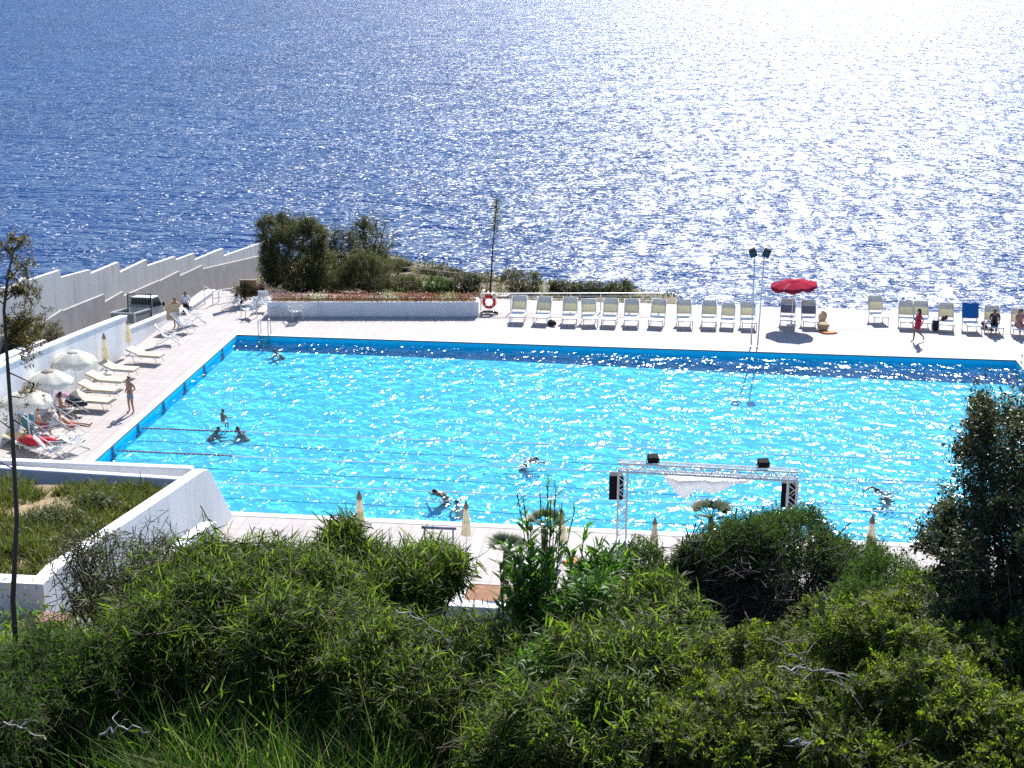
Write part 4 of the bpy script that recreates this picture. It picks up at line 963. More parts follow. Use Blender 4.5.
def person(label, loc, rz, skin, pose=None, clothes=(), h=1.7, pitch=0.0, roll=0.0, hair='short', group=None, female=False):
    J = {k: Vector(v) for k, v in BASE.items()}
    for k, v in (pose or {}).items(): J[k] = Vector(v)
    rads = dict(RAD)
    if female:
        for k in ('ls', 'rs'): J[k].x *= .88 if k not in (pose or {}) else 1
        rads.update(belly=.10, chest=.118, le=.035, re=.035, lhip=.092, rhip=.092)
    rads['chest'] = (rads['chest']*1.15, rads['chest']*.85); rads['pelvis'] = (rads['pelvis']*1.1, rads['pelvis']*.9)
    names = list(J); mb = skinned(names, EDGES, J, rads, 'pelvis')
    up = (J['crown']-J['neck']).normalized(); side = (J['rs']-J['ls']).normalized(); fwd = up.cross(side).normalized(); side = fwd.cross(up).normalized(); hc = J['head']
    mb.tube([hc+fwd*.085+up*.02, hc+fwd*.125-up*.015, hc+fwd*.10-up*.035], [.012, .018, .012], 6)          # nose
    mb.tube([hc+fwd*.095-up*.062-side*.025, hc+fwd*.102-up*.06, hc+fwd*.095-up*.062+side*.025], [.006, .010, .006], 6)   # mouth
    for s in (-1, 1): mb.ball(tuple(hc+side*s*.098), (.018, .03, .035), 8, 5)
    for wn_, hn in (('lw', 'lh'), ('rw', 'rh')):                       # fingers and thumb
        d = (J[hn]-J[wn_]).normalized(); a = d.orthogonal().normalized(); b = d.cross(a)
        for k, ln in enumerate((.062, .075, .07, .055)):
            o_ = J[hn]+a*(k-1.5)*.020+d*.02; mb.tube([o_, o_+d*ln*.55+b*.006, o_+d*ln+b*.03], [.010, .009, .007], 6)
        o_ = J[hn]+a*.035-d*.015; mb.tube([o_, o_+a*.03+d*.03, o_+a*.03+d*.06+b*.012], [.012, .010, .008], 6)
    r = empty('person', loc, rz, label, 'person', group, h/1.75); r.rotation_euler = (pitch, roll, rz)
    mb.build('body', SK[skin], r, smooth=True)
    # hair cap
    hm = MB(); nu, nv = 14, 8; R_ = .112; vs = []
    for i in range(nv+1):
        for k in range(nu):
            a = 2*PI*k/nu; ff = math.cos(a)
            lim = (1.15 if hair == 'short' else 1.9) if ff < .3 else .75
            th = lim*i/nv + .0; 
            p = hc + up*.012 + (up*math.cos(th)*1.12 + (fwd*ff + side*math.sin(a))*math.sin(th))*R_*(1+.05*math.sin(5*a+i))
            if hair == 'long' and ff < .2 and i > nv*.7: p = p - up*.05*(i-nv*.7) - fwd*.008
            vs.append(p)
    fs = [(i*nu+k, i*nu+(k+1) % nu, (i+1)*nu+(k+1) % nu, (i+1)*nu+k) for i in range(nv) for k in range(nu)]
    hm.add(vs, fs); hm.build('hair', CL['hair'], r, smooth=True)
    for s in (-1, 1):
        e = MB(); e.ball(tuple(hc+fwd*.092+up*.022+side*s*.036), .011, 8, 5); e.build('eye', CL['eye'], r)
    for name, mat, kind in clothes:
        if kind == 'shorts':
            K = {n: J[n] for n in ('pelvis', 'lhip', 'rhip')}; K['lm'] = J['lhip'].lerp(J['lk'], .62); K['rm'] = J['rhip'].lerp(J['rk'], .62); K['w'] = J['pelvis'].lerp(J['belly'], .45)
            g_ = skinned(list(K), [('w', 'pelvis'), ('pelvis', 'lhip'), ('pelvis', 'rhip'), ('lhip', 'lm'), ('rhip', 'rm')], K, dict(pelvis=(.163, .135), lhip=.104, rhip=.104, lm=.092, rm=.092, w=.135), 'pelvis')
        elif kind == 'trousers':
            K = {n: J[n] for n in ('pelvis', 'lhip', 'rhip', 'lk', 'rk')}; K['la'] = J['lk'].lerp(J['la'], .85); K['ra'] = J['rk'].lerp(J['ra'], .85)
            g_ = skinned(list(K), [('pelvis', 'lhip'), ('pelvis', 'rhip'), ('lhip', 'lk'), ('rhip', 'rk'), ('lk', 'la'), ('rk', 'ra')], K, dict(pelvis=(.165, .14), lhip=.105, rhip=.105, lk=.075, rk=.075, la=.06, ra=.06), 'pelvis')
        elif kind == 'shirt':
            K = {n: J[n] for n in ('pelvis', 'belly', 'chest', 'nb', 'ls', 'rs', 'le', 're')}; K['le'] = J['ls'].lerp(J['le'], .8); K['re'] = J['rs'].lerp(J['re'], .8)
            g_ = skinned(list(K), [('pelvis', 'belly'), ('belly', 'chest'), ('chest', 'nb'), ('nb', 'ls'), ('nb', 'rs'), ('ls', 'le'), ('rs', 're')], K, dict(pelvis=(.16, .135), belly=.14, chest=(.17, .13), nb=.078, ls=.072, rs=.072, le=.058, re=.058), 'pelvis')
        elif kind == 'dress':
            K = {n: J[n] for n in ('belly', 'chest', 'nb', 'ls', 'rs', 'pelvis')}; K['le'] = J['ls'].lerp(J['le'], .4); K['re'] = J['rs'].lerp(J['re'], .4)
            K['hem'] = (J['lk']+J['rk'])/2 + Vector((0, 0, .10))
            g_ = skinned(list(K), [('hem', 'pelvis'), ('pelvis', 'belly'), ('belly', 'chest'), ('chest', 'nb'), ('nb', 'ls'), ('nb', 'rs'), ('ls', 'le'), ('rs', 're')], K, dict(hem=(.19, .20), pelvis=(.175, .155), belly=.135, chest=(.155, .125), nb=.075, ls=.068, rs=.068, le=.055, re=.055), 'pelvis')
        elif kind == 'wrap':
            K = {n: J[n] for n in ('belly', 'pelvis')}; K['hem'] = (J['lk']+J['rk'])/2
            g_ = skinned(list(K), [('hem', 'pelvis'), ('pelvis', 'belly')], K, dict(hem=(.20, .16), pelvis=(.18, .155), belly=.135), 'pelvis')
        elif kind == 'bikini':
            K = dict(c=J['chest'], c2=J['chest'].lerp(J['nb'], .3)); g_ = skinned(list(K), [('c', 'c2')], K, dict(c=(.15, .12), c2=.125), 'c')
        g_.build(name, mat, r, smooth=True)
    return r
g = onZ(131.5, 412.8)
person('tanned man in grey swim shorts standing on the deck with his hands at his waist', (g[0], g[1], 0), PI*.83, 'tan',
       dict(le=(-.31, -.07, 1.18), lw=(-.17, .10, 1.04), lh=(-.12, .14, 1.02), re=(.30, -.09, 1.16), rw=(.20, .09, 1.02), rh=(.14, .14, 1.0), lk=(-.13, .03, .49), la=(-.15, -.02, .07), lt=(-.18, .13, .03), rk=(.12, .03, .49), ra=(.14, -.02, .07), rt=(.17, .13, .03)),
       [('shorts', CL['shorts'], 'shorts')], 1.52)
g = onZ(917, 341.5)
person('woman in a short red dress walking along the sea side of the pool', (g[0], g[1], 0), PI/2+.15, 'brown',
       dict(lhip=(-.08, 0, .90), lk=(-.08, .20, .52), la=(-.08, .22, .09), lt=(-.08, .37, .03), rk=(.08, -.05, .50), ra=(.08, -.36, .20), rt=(.08, -.36, .05), le=(-.20, -.18, 1.18), lw=(-.20, -.10, .95), lh=(-.2, -.06, .88), re=(.20, .12, 1.18), rw=(.17, .26, 1.02), rh=(.16, .32, .98)),
       [('dress', CL['red'], 'dress')], 1.60, hair='long', female=True)
g = onZ(174, 328.5)
person('bather standing at the wall gap holding up a tan towel', (g[0]+.1, g[1]+.1, 0), PI*.95, 'tan',
       dict(le=(-.32, .02, 1.24), lw=(-.30, .22, 1.38), lh=(-.29, .25, 1.46), re=(.32, .02, 1.24), rw=(.30, .22, 1.38), rh=(.29, .25, 1.46)), [('shorts', CL['navy'], 'shorts')], 1.52)
mb = MB(); nx = 8; vs = []
for side in (0, 1):
    for j in range(9):
        for i in range(nx+1):
            u, t = i/nx, j/8; vs.append((-.33+.66*u, -.012*side+.03*math.sin(u*9+t), .45+.85*t-.03*math.sin(PI*u)*t))
k = 9*(nx+1); fs = []
for j in range(8):
    for i in range(nx): a = j*(nx+1)+i; fs += [(a, a+1, a+nx+2, a+nx+1), (a+k+nx+1, a+k+nx+2, a+k+1, a+k)]
mb.add(vs, fs); o = mb.build('towel', M['tan'], smooth=True, loc=(g[0]+.07, g[1]-.20, 0)); tag(o, 'tan towel held up in front of a standing bather by the truck', 'towel')
SIT = dict(pelvis=(0, 0, .10), belly=(0, .02, .26), chest=(0, .0, .46), nb=(0, -.01, .62), neck=(0, .01, .69), head=(0, .04, .785), crown=(0, .04, .86),
           ls=(-.18, 0, .58), le=(-.23, .08, .33), lw=(-.17, .28, .24), lh=(-.15, .35, .22), rs=(.18, 0, .58), re=(.23, .08, .33), rw=(.17, .28, .24), rh=(.15, .35, .22),
           lhip=(-.09, .03, .09), lk=(-.12, .45, .10), la=(-.12, .46, -.33), lt=(-.12, .60, -.37), rhip=(.09, .03, .09), rk=(.12, .45, .10), ra=(.12, .44, -.33), rt=(.12, .58, -.37))
def sit(**k): d = dict(SIT); d.update(k); return d
LIE = dict(SIT, lk=(-.12, .44, .12), la=(-.12, .85, .06), lt=(-.12, .92, .17), rk=(.12, .44, .14), ra=(.12, .84, .05), rt=(.12, .91, .16), belly=(0, -.10, .20), chest=(0, -.25, .33), nb=(0, -.36, .46), neck=(0, -.39, .53), head=(0, -.40, .62), crown=(0, -.42, .69),
           ls=(-.18, -.34, .43), rs=(.18, -.34, .43), le=(-.27, -.18, .25), re=(.27, -.18, .25), lw=(-.25, .05, .14), rw=(.25, .05, .14), lh=(-.24, .12, .12), rh=(.24, .12, .12))
g = onX(182, 307, -3.85)
person('person in a white shirt and dark trousers sitting on the low wall', (-3.85, 4.05, .27), PI*1.1, 'tan', sit(), [('shirt', CL['white'], 'shirt'), ('trousers', CL['dark'], 'trousers')], 1.5)
lx, ly = LPOS[995]
person('person in dark clothes sitting on a lounger at the right end', (lx, ly-.05, .44), PI-.2, 'tan', sit(chest=(0, .06, .44), nb=(0, .1, .58), neck=(.01, .13, .64), head=(.02, .18, .72), crown=(.02, .19, .79), ls=(-.18, .1, .54), rs=(.18, .1, .54), le=(-.26, .2, .32), re=(.26, .2, .32)),
       [('shirt', CL['charcoal'], 'shirt'), ('trousers', CL['dark'], 'trousers')], 1.6)
lx, ly = LPOS[1021]
person('person in pinkish floral clothes sitting at the far right edge', (lx-.05, ly-.05, .44), PI+.2, 'fair', sit(), [('shirt', CL['floral'], 'shirt'), ('trousers', CL['floral'], 'trousers')], 1.62, hair='long', female=True)
# the group under the nearest open umbrella: each sits on a chair of its own
used = True
def chair_at(x, y, rz, lab): put(True, dc, (x, y, 0), rz, lab, 'white deck chairs on the left deck', 0.95)
g = onZ(62, 421); x, y = g[0], g[1]
chair_at(x, y, 2.0, 'deck chair on which the tanned woman in a dark bikini sits')
person('tanned woman in a dark bikini sitting beside the black bag', (x, y, .42), 2.0-PI, 'tan', sit(), [('bikini_top', CL['navy'], 'bikini'), ('bikini_bottom', CL['navy'], 'shorts')], 1.5, hair='long', female=True)
g = onZ(76, 437); x, y = g[0], g[1]
chair_at(x-.25, y, 1.75, 'deck chair on which the man in red shorts reclines')
person('man in red shorts reclining with his legs stretched towards the pool', (x-.2, y, .38), 1.75-PI, 'tan', LIE, [('shorts', CL['redshort'], 'shorts')], 1.55)
g = onZ(40, 439); x, y = g[0], g[1]
chair_at(x, y, 2.3, 'deck chair under the nearest umbrella holding the bather in the pink wrap')
person('bather in a pink wrap sitting under the nearest open umbrella', (x, y, .42), 2.3-PI, 'fair', sit(), [('wrap', CL['pink'], 'wrap'), ('top', CL['charcoal'], 'bikini')], 1.5, female=True)
# swimmers (bodies lie just under the surface)
SWIM = dict(pelvis=(0, -.38, -.36), belly=(0, -.30, -.26), chest=(0, -.19, -.14), nb=(0, -.09, -.04), neck=(0, -.03, .03), head=(0, .03, .12), crown=(0, .0, .20),
            ls=(-.18, -.10, -.08), le=(-.27, .04, -.30), lw=(-.20, .26, -.34), lh=(-.18, .33, -.34), rs=(.18, -.10, -.08), re=(.27, .04, -.30), rw=(.20, .26, -.34), rh=(.18, .33, -.34),
            lhip=(-.09, -.42, -.37), lk=(-.17, -.12, -.42), la=(-.14, -.52, -.46), lt=(-.14, -.64, -.47), rhip=(.09, -.42, -.37), rk=(.17, -.14, -.43), ra=(.14, -.54, -.46), rt=(.14, -.66, -.47))
def swim(**k): d = dict(SWIM); d.update(k); return d
def wz(px, py): q = onZ(px, py, WATER_Z); return (q[0], q[1], WATER_Z-.05)
person('swimmer alone near the ladder in the far left corner', wz(275, 352.5), 2.2, 'brown', swim(le=(-.42, -.02, -.12), lw=(-.62, .02, -.10), lh=(-.7, .03, -.10)), [('shorts', CL['navy'], 'shorts')], 1.6)
q = wz(218, 431)
person('man swimming under the child on his shoulders', q, -1.2, 'brown', swim(), [('shorts', CL['navy'], 'shorts')], 1.6)
c = wz(224.5, 421.5)
person('small child with white swim briefs upright above the swimming pair', (c[0], c[1]-.2, WATER_Z-.02), -.6, 'brown',
       sit(lk=(-.13, .28, -.02), la=(-.11, .25, -.30), lt=(-.11, .36, -.33), rk=(.13, .28, -.02), ra=(.11, .25, -.30), rt=(.11, .36, -.33), le=(-.27, .14, .40), re=(.29, .10, .42), rw=(.38, .26, .40), rh=(.42, .31, .40), lw=(-.2, .3, .3)), [('briefs', CL['white'], 'shorts')], 1.15)
person('swimmer with head above water facing the man with the child', wz(238.5, 431), 1.3, 'brown', swim(), [('shorts', CL['navy'], 'shorts')], 1.6)
person('swimmer doing front crawl with a bent arm raised in the middle lane', wz(532, 459), -1.5, 'brown', swim(head=(.0, .10, .04), crown=(0, .18, .06), neck=(0, .0, .0), re=(.32, -.02, .17), rw=(.36, .22, .05), rh=(.36, .29, .0), le=(-.22, .16, -.14), lw=(-.2, .42, -.16), lh=(-.2, .5, -.16)), [('shorts', CL['navy'], 'shorts')], 1.7)
person('broad backed swimmer leaning forward near the near edge', wz(438, 496), 2.5, 'brown', swim(pelvis=(0, -.42, -.12), belly=(0, -.30, -.02), chest=(0, -.14, .08), nb=(0, .0, .14), neck=(0, .05, .18), head=(0, .12, .23), crown=(0, .16, .28), ls=(-.19, -.02, .10), rs=(.19, -.02, .10), le=(-.33, .04, -.14), re=(.40, -.08, -.04), lw=(-.28, .26, -.22), rw=(.62, -.20, -.06), lh=(-.26, .33, -.24), rh=(.70, -.23, -.07)), [('shorts', CL['navy'], 'shorts')], 1.75)
person('swimmer with only the head showing behind a folded umbrella', tuple(np.array(wz(457, 503))-np.array([0, 0, .08])), .4, 'fair', swim(), [('shorts', CL['navy'], 'shorts')], 1.55)
person('swimmer on the right doing front crawl with an arm reaching over', wz(880, 489), 2.2, 'brown', swim(head=(.0, .08, .0), crown=(0, .16, .02), neck=(0, .0, -.02), re=(.25, .16, .08), rw=(.23, .44, .03), rh=(.22, .52, .01), le=(-.22, -.28, -.10), lw=(-.25, -.5, -.12), lh=(-.25, -.58, -.12)), [('shorts', CL['navy'], 'shorts')], 1.75)

M['foam'] = plain('white_foam', (.85, .87, .88), .6)
for (px, py), n, lab, sd_ in (((524, 460), 150, 'white splash round the crawl swimmer in the middle lane', 1), ((446, 500), 70, 'small white splash behind the broad backed swimmer', 2), ((888, 492), 80, 'white splash behind the swimmer on the right', 3)):
    rr = random.Random(sd_); c = wz(px, py); mb = MB()
    for k in range(n):
        a = rr.gauss(0, .55); b = rr.gauss(0, .22); q = rr.uniform(.012, .045); mb.ball((a, b, rr.uniform(-.01, .06)*math.exp(-a*a)), (q*1.5, q, q*.6), 6, 4)
    o = mb.build('splash', M['foam'], smooth=True, loc=c); tag(o, lab, 'splash', kind='stuff')
# ------------------------------------------------------------------ plants
def leaf_mat(name, cols, trans=.4, gloss=.2, rough=.5):
    m, nt, out = new_mat(name); g = N(nt, 'ShaderNodeNewGeometry')
    n = len(cols); c = ramp(nt, g.outputs['Random Per Island'], [((i+.5)/n, k) for i, k in enumerate(cols)])
    nz = noise(nt, coords(nt, obj=False), 2.5, 3); c = mixc(nt, mathn(nt, 'MULTIPLY', nz, .5), c, mixc(nt, 1.0, c, (.55, .6, .5), 'MULTIPLY'))
    d = N(nt, 'ShaderNodeBsdfPrincipled', Roughness=rough); d.inputs['Specular IOR Level'].default_value = gloss; L(nt, c, d.inputs['Base Color'])
    t = N(nt, 'ShaderNodeBsdfTranslucent'); L(nt, mixc(nt, 1.0, c, (1.45, 1.75, .7), 'MULTIPLY'), t.inputs[0])
    mx = N(nt, 'ShaderNodeMixShader', Fac=trans); L(nt, d.outputs[0], mx.inputs[1]); L(nt, t.outputs[0], mx.inputs[2]); L(nt, mx.outputs[0], out.inputs[0]); return m
def bark_mat(name, a, b):
    m, nt, out = new_mat(name); p = N(nt, 'ShaderNodeBsdfPrincipled', Roughness=.85); g = N(nt, 'ShaderNodeNewGeometry')
    c = ramp(nt, g.outputs['Random Per Island'], [(.1, a), (.9, b)]); nz = noise(nt, coords(nt, (6, 6, 1.5)), 6, 5)
    L(nt, mixc(nt, mathn(nt, 'MULTIPLY', nz, .6), c, mixc(nt, 1., c, (.45, .42, .4), 'MULTIPLY')), p.inputs['Base Color']); L(nt, bump(nt, nz, .6, .01), p.inputs['Normal']); L(nt, p.outputs[0], out.inputs[0]); return m
M.update(
    lf_acacia=leaf_mat('acacia_leaf', [(.060, .10, .016), (.09, .138, .02), (.125, .175, .028), (.18, .205, .055), (.07, .11, .022), (.12, .125, .04)], .6, .14, .5),
    lf_olea=leaf_mat('oleander_leaf', [(.045, .11, .014), (.07, .16, .016), (.10, .20, .022), (.06, .13, .02)], .45, .2, .45),
    lf_dark=leaf_mat('dark_evergreen_leaf', [(.026, .036, .014), (.040, .052, .019), (.06, .066, .026), (.085, .085, .04)], .34, .2, .45),
    lf_dome=leaf_mat('juniper_leaf', [(.028, .056, .011), (.042, .08, .014), (.058, .105, .018), (.075, .12, .025)], .48, .08, .6),
    lf_lent=leaf_mat('lentisk_leaflet', [(.065, .098, .012), (.115, .155, .016), (.16, .198, .02), (.20, .225, .03), (.085, .105, .018), (.10, .085, .025)], .58, .12, .55),
    lf_scrub=leaf_mat('scrub_leaf', [(.07, .085, .025), (.11, .12, .038), (.15, .14, .055), (.08, .10, .027)], .3, .2, .5),
    lf_tam=leaf_mat('tamarisk_leaf', [(.065, .068, .032), (.09, .09, .04), (.12, .11, .055), (.075, .07, .036)], .42, .12, .6),
    lf_grey=leaf_mat('grey_green_leaf', [(.07, .075, .065), (.10, .10, .09), (.06, .07, .045)], .3, .2, .5),
    lf_grass=leaf_mat('grass_blade', [(.035, .09, .012), (.05, .12, .015), (.07, .15, .02), (.11, .15, .04), (.22, .20, .12)], .4, .15, .5),
    lf_dry=leaf_mat('dry_grass_blade', [(.09, .10, .03), (.16, .14, .055), (.26, .20, .09), (.06, .09, .02)], .35, .2, .5),
    lf_palm=leaf_mat('fan_palm_leaf', [(.07, .10, .03), (.10, .13, .045), (.14, .16, .07)], .3, .4, .4),
    bk_grey=bark_mat('grey_bark', (.14, .115, .10), (.28, .24, .21)), bk_dark=bark_mat('dark_bark', (.030, .020, .016), (.065, .045, .035)), bk_brown=bark_mat('brown_bark', (.06, .04, .028), (.13, .09, .065)),
    bk_dead=bark_mat('dead_twig_bark', (.05, .036, .03), (.17, .13, .105)), bk_pale=bark_mat('bleached_twig_bark', (.30, .27, .25), (.50, .46, .43)),
)
def unit(a): return a/np.maximum(np.linalg.norm(a, axis=-1, keepdims=True), 1e-9)
def np_mesh(name, V, F, mat, parent=None, smooth=False):
    """V (n,3); F list of (k,m) index arrays with m corners each"""
    me = bpy.data.meshes.new(name); V = np.ascontiguousarray(V, np.float32)
    me.vertices.add(len(V)); me.vertices.foreach_set('co', V.ravel())
    lo = np.concatenate([f.ravel() for f in F]).astype(np.int32); tot = np.concatenate([np.full(len(f), f.shape[1]) for f in F]).astype(np.int32)
    me.loops.add(len(lo)); me.loops.foreach_set('vertex_index', lo); me.polygons.add(len(tot))
    me.polygons.foreach_set('loop_start', np.concatenate([[0], np.cumsum(tot)[:-1]]).astype(np.int32)); me.polygons.foreach_set('loop_total', tot)
    if smooth: me.polygons.foreach_set('use_smooth', np.ones(len(tot), bool))
    me.update(calc_edges=True); me.materials.append(mat)
    o = bpy.data.objects.new(name, me); COL.objects.link(o)
    if parent: o.parent = parent
    return o
def leaf_geo(P, D, U, ln, wd, kind='oval', bend=.15):
    n = len(P); D = unit(D); S = unit(np.cross(D, U)); W = np.cross(S, D)
    ln = np.broadcast_to(ln, (n,))[:, None]; wd = np.broadcast_to(wd, (n,))[:, None]; bend = np.broadcast_to(bend, (n,))[:, None]
    at = lambda t, s: P + D*ln*t + S*wd*.5*s - W*ln*bend*t*t + W*wd*.18*abs(s)
    if kind == 'oval':
        V = np.stack([P, at(.5, -1), at(1., 0), at(.5, 1)], 1); F = [np.array([[0, 1, 2, 3]])]
    elif kind == 'lance':
        V = np.stack([P, at(.32, -1), at(.32, 1), at(.70, -.75), at(.70, .75), at(1, 0)], 1); F = [np.array([[0, 1, 2]]), np.array([[1, 3, 4, 2]]), np.array([[3, 5, 4]])]
    else:                                                    # blade: long and arching
        V = np.stack([at(0, -.8), at(0, .8), at(.35, -1), at(.35, 1), at(.7, -.7), at(.7, .7), at(1, 0)], 1); F = [np.array([[0, 2, 3, 1]]), np.array([[2, 4, 5, 3]]), np.array([[4, 6, 5]])]
    k = V.shape[1]; off = (np.arange(n)*k)[:, None, None]
    return V.reshape(-1, 3), [(f[None]+off).reshape(-1, f.shape[1]) for f in F]
def stick_geo(A, B, ra, rb, n=4):
    m = len(A); T = unit(B-A); R = np.where(np.abs(T[:, 2:3]) < .9, np.array([[0, 0, 1.]]), np.array([[1., 0, 0]])); a = unit(np.cross(T, R)); b = np.cross(T, a)
    ra = np.broadcast_to(ra, (m,))[:, None]; rb = np.broadcast_to(rb, (m,))[:, None]; V = []
    for k in range(n):
        c, s = math.cos(2*PI*k/n), math.sin(2*PI*k/n); V.append(A+(a*c+b*s)*ra)
    for k in range(n):
        c, s = math.cos(2*PI*k/n), math.sin(2*PI*k/n); V.append(B+(a*c+b*s)*rb)
    V = np.stack(V, 1); f = np.array([[k, (k+1) % n, n+(k+1) % n, n+k] for k in range(n)]); off = (np.arange(m)*2*n)[:, None, None]
    return V.reshape(-1, 3), [(f[None]+off).reshape(-1, 4)]
def merge(parts):
    V = []; F = {}; o = 0
    for v, fs in parts:
        V.append(v)
        for f in fs: F.setdefault(f.shape[1], []).append(f+o)
        o += len(v)
    return np.concatenate(V), [np.concatenate(x) for x in F.values()]
def lump(p, s=1.0):
    return (np.sin(p[:, 0]*3.1*s+1.7*np.sin(p[:, 1]*2.3*s))+np.sin(p[:, 1]*3.7*s+1.3*np.sin(p[:, 2]*2.9*s+1))+np.sin(p[:, 2]*4.1*s+1.1*np.sin(p[:, 0]*3.3*s)))/3
def ragged(r, lobs, k=5, sc=(.28, .5), out=.95):
    res = list(lobs)
    for c, a in lobs:
        for _ in range(k):
            d = rnd_dirs(r, 1)[0]; d[2] = abs(d[2])*.9+.05; f = r.uniform(*sc); res.append((np.array(c)+d*np.array(a)*out*r.uniform(.8, 1.1), tuple(np.array(a)*f*r.uniform(.6, 1.3, 3))))
    return res
def rnd_dirs(r, n): return unit(r.normal(size=(n, 3)))
def crown_tips(r, lobes, n, rough=.2, shell=(.80, 1.0), up=.25, face=.0, fs=1.0, low=-.55):
    """n points near the outer shell of a cluster of ellipsoid lobes, with outward directions"""
    vol = np.array([abs(a[0]*a[1]+a[1]*a[2]+a[0]*a[2]) for _, a in lobes]); pick = r.choice(len(lobes), n*3, p=vol/vol.sum())
    C = np.array([c for c, _ in lobes])[pick]; A = np.array([a for _, a in lobes])[pick]
    d = rnd_dirs(r, n*3); keep = (d[:, 2] > low) & (r.random(n*3) < np.where(d[:, 1] > .35, 1-face, 1)); d, C, A, pick = d[keep], C[keep], A[keep], pick[keep]
    q = C + d*A; rad = r.uniform(*shell, len(d))*(1+rough*lump(q, fs)); p = C + d*A*rad[:, None]
    ok = np.ones(len(p), bool)
    for i, (c, a) in enumerate(lobes):
        e = (((p-np.array(c))/np.array(a))**2).sum(1); ok &= ~((e < .45) & (pick != i))
    p, d, A = p[ok][:n], d[ok][:n], A[ok][:n]
    return p, unit(d/np.maximum(A, .05)*A.mean() + np.array([0, 0, up]))
def foliage(r, tips, dirs, per, tl, leaf, kind, ln, wd, spread=.75, bend=.15, jit=.5, lj=.35, droop=0.0, clump=.0):
    """each tip carries a twig of length tl with `per` leaves fanned round it; returns leaf and twig geometry"""
    n = len(tips); dirs = unit(dirs + r.normal(size=(n, 3))*jit); base = tips - dirs*tl*r.uniform(.6, 1.2, (n, 1)); end = base + dirs*tl
    k = n*per; T = np.repeat(dirs, per, 0); t = np.tile(np.linspace(.12, 1.0, per), n)[:, None]; t = np.clip(t + r.normal(size=(k, 1))*.05, 0, 1)
    P = np.repeat(base, per, 0)*(1-t)+np.repeat(end, per, 0)*t
    o = unit(np.cross(T, rnd_dirs(r, k))); D = unit(T*(1-spread*(1-.5*t)) + o*spread + np.array([0, 0, -droop])); U = unit(T*.6+np.array([0, 0, .8]) + r.normal(size=(k, 3))*.35)
    l = ln*r.uniform(1-lj, 1+lj, k); w = wd*r.uniform(.75, 1.25, k)
    return leaf_geo(P, D, U, l, w, kind, bend*r.uniform(.2, 1.8, k)), stick_geo(base, end, .0035*ln/.05*.6, .0018*ln/.05*.5, 3)
def pinnate(r, tips, dirs, per, tl, ln, wd, pairs=4, leafl=.07, jit=.5):
    """twigs with pinnate leaves: each leaf is a stalk with pairs of leaflets"""
    n = len(tips); dirs = unit(dirs+r.normal(size=(n, 3))*jit); base = tips-dirs*tl; k = n*per
    T = np.repeat(dirs, per, 0); t = r.uniform(.2, 1, (k, 1)); P = np.repeat(base, per, 0)+T*tl*t; o = unit(np.cross(T, rnd_dirs(r, k))); R_ = unit(T*.55+o*.8+np.array([0, 0, .1])); U = unit(T+np.array([0, 0, .7])+r.normal(size=(k, 3))*.3)
    S = unit(np.cross(R_, U)); L_ = leafl*r.uniform(.7, 1.25, (k, 1)); LP, LD, LU = [], [], []
    for j in range(pairs):
        for s in (-1, 1): LP.append(P+R_*L_*(.25+.7*j/pairs)); LD.append(R_*.55+S*s*.85); LU.append(U)
    LP.append(P+R_*L_*.95); LD.append(R_); LU.append(U)
    LP, LD, LU = (np.concatenate(x) for x in (LP, LD, LU)); m = len(LP)
    g1 = leaf_geo(LP, LD+r.normal(size=(m, 3))*.1, LU, ln*r.uniform(.75, 1.2, m), wd*r.uniform(.8, 1.2, m), 'oval', .1)
    return g1, merge([stick_geo(base, base+dirs*tl, .003, .002, 3), stick_geo(P, P+R_*L_, .0012, .0008, 3)])
def branches(r, root, tips, n, rad, seg=4, wob=.12):
    """limbs from a root point to some of the tips"""
    idx = r.choice(len(tips), min(n, len(tips)), replace=False); parts = []
    for i in idx:
        a = np.array(root)+r.normal(size=3)*np.array([.12, .12, 0])*rad*10; b = tips[i]; ts = np.linspace(0, 1, seg+1)[:, None]; ctl = a*.45+b*.55+np.array([0, 0, .12*np.linalg.norm(b-a)])+r.normal(size=3)*wob
        pts = a*(1-ts)**2+2*ctl*ts*(1-ts)+b*ts**2; rr = rad*r.uniform(.45, 1)*(1-.85*ts[:, 0]); parts.append(stick_geo(pts[:-1], pts[1:], rr[:-1], rr[1:], 5))
    return merge(parts)
def loose_twigs(r, tips, dirs, n, lo=.12, hi=.38, rad=.0032):
    i = r.choice(len(tips), n); a = tips[i]-dirs[i]*.08; d = unit(dirs[i]+r.normal(size=(n, 3))*.8)*r.uniform(lo, hi, (n, 1)); m = a+d*.5+r.normal(size=(n, 3))*.03
    return merge([stick_geo(a, m, rad, rad*.75, 4), stick_geo(m, a+d, rad*.75, rad*.3, 4)])
def plant(name, label, cat, base, leaves, twigs, limbs=None, lmat='lf_acacia', bmat='bk_brown', group=None, lname='foliage', extra=()):
    r = empty(name, base, 0, label, cat, group); b = np.array(base)
    for nm, geo, mat in ((lname, leaves, lmat), ('twigs', twigs, bmat), ('branches', limbs, bmat))+tuple(extra):
        if geo is not None: np_mesh(nm, geo[0]-b, geo[1], M[mat], r)
    return r
def lobe(px, py, D, rx, ry, rd): return (atD(px, py, D), (rx*D/FOC, rd, ry*D/FOC*1.02))
def foot(px, py, D):
    p = atD(px, py, D); return (p[0], p[1], land_z(p[0], p[1])-.05)

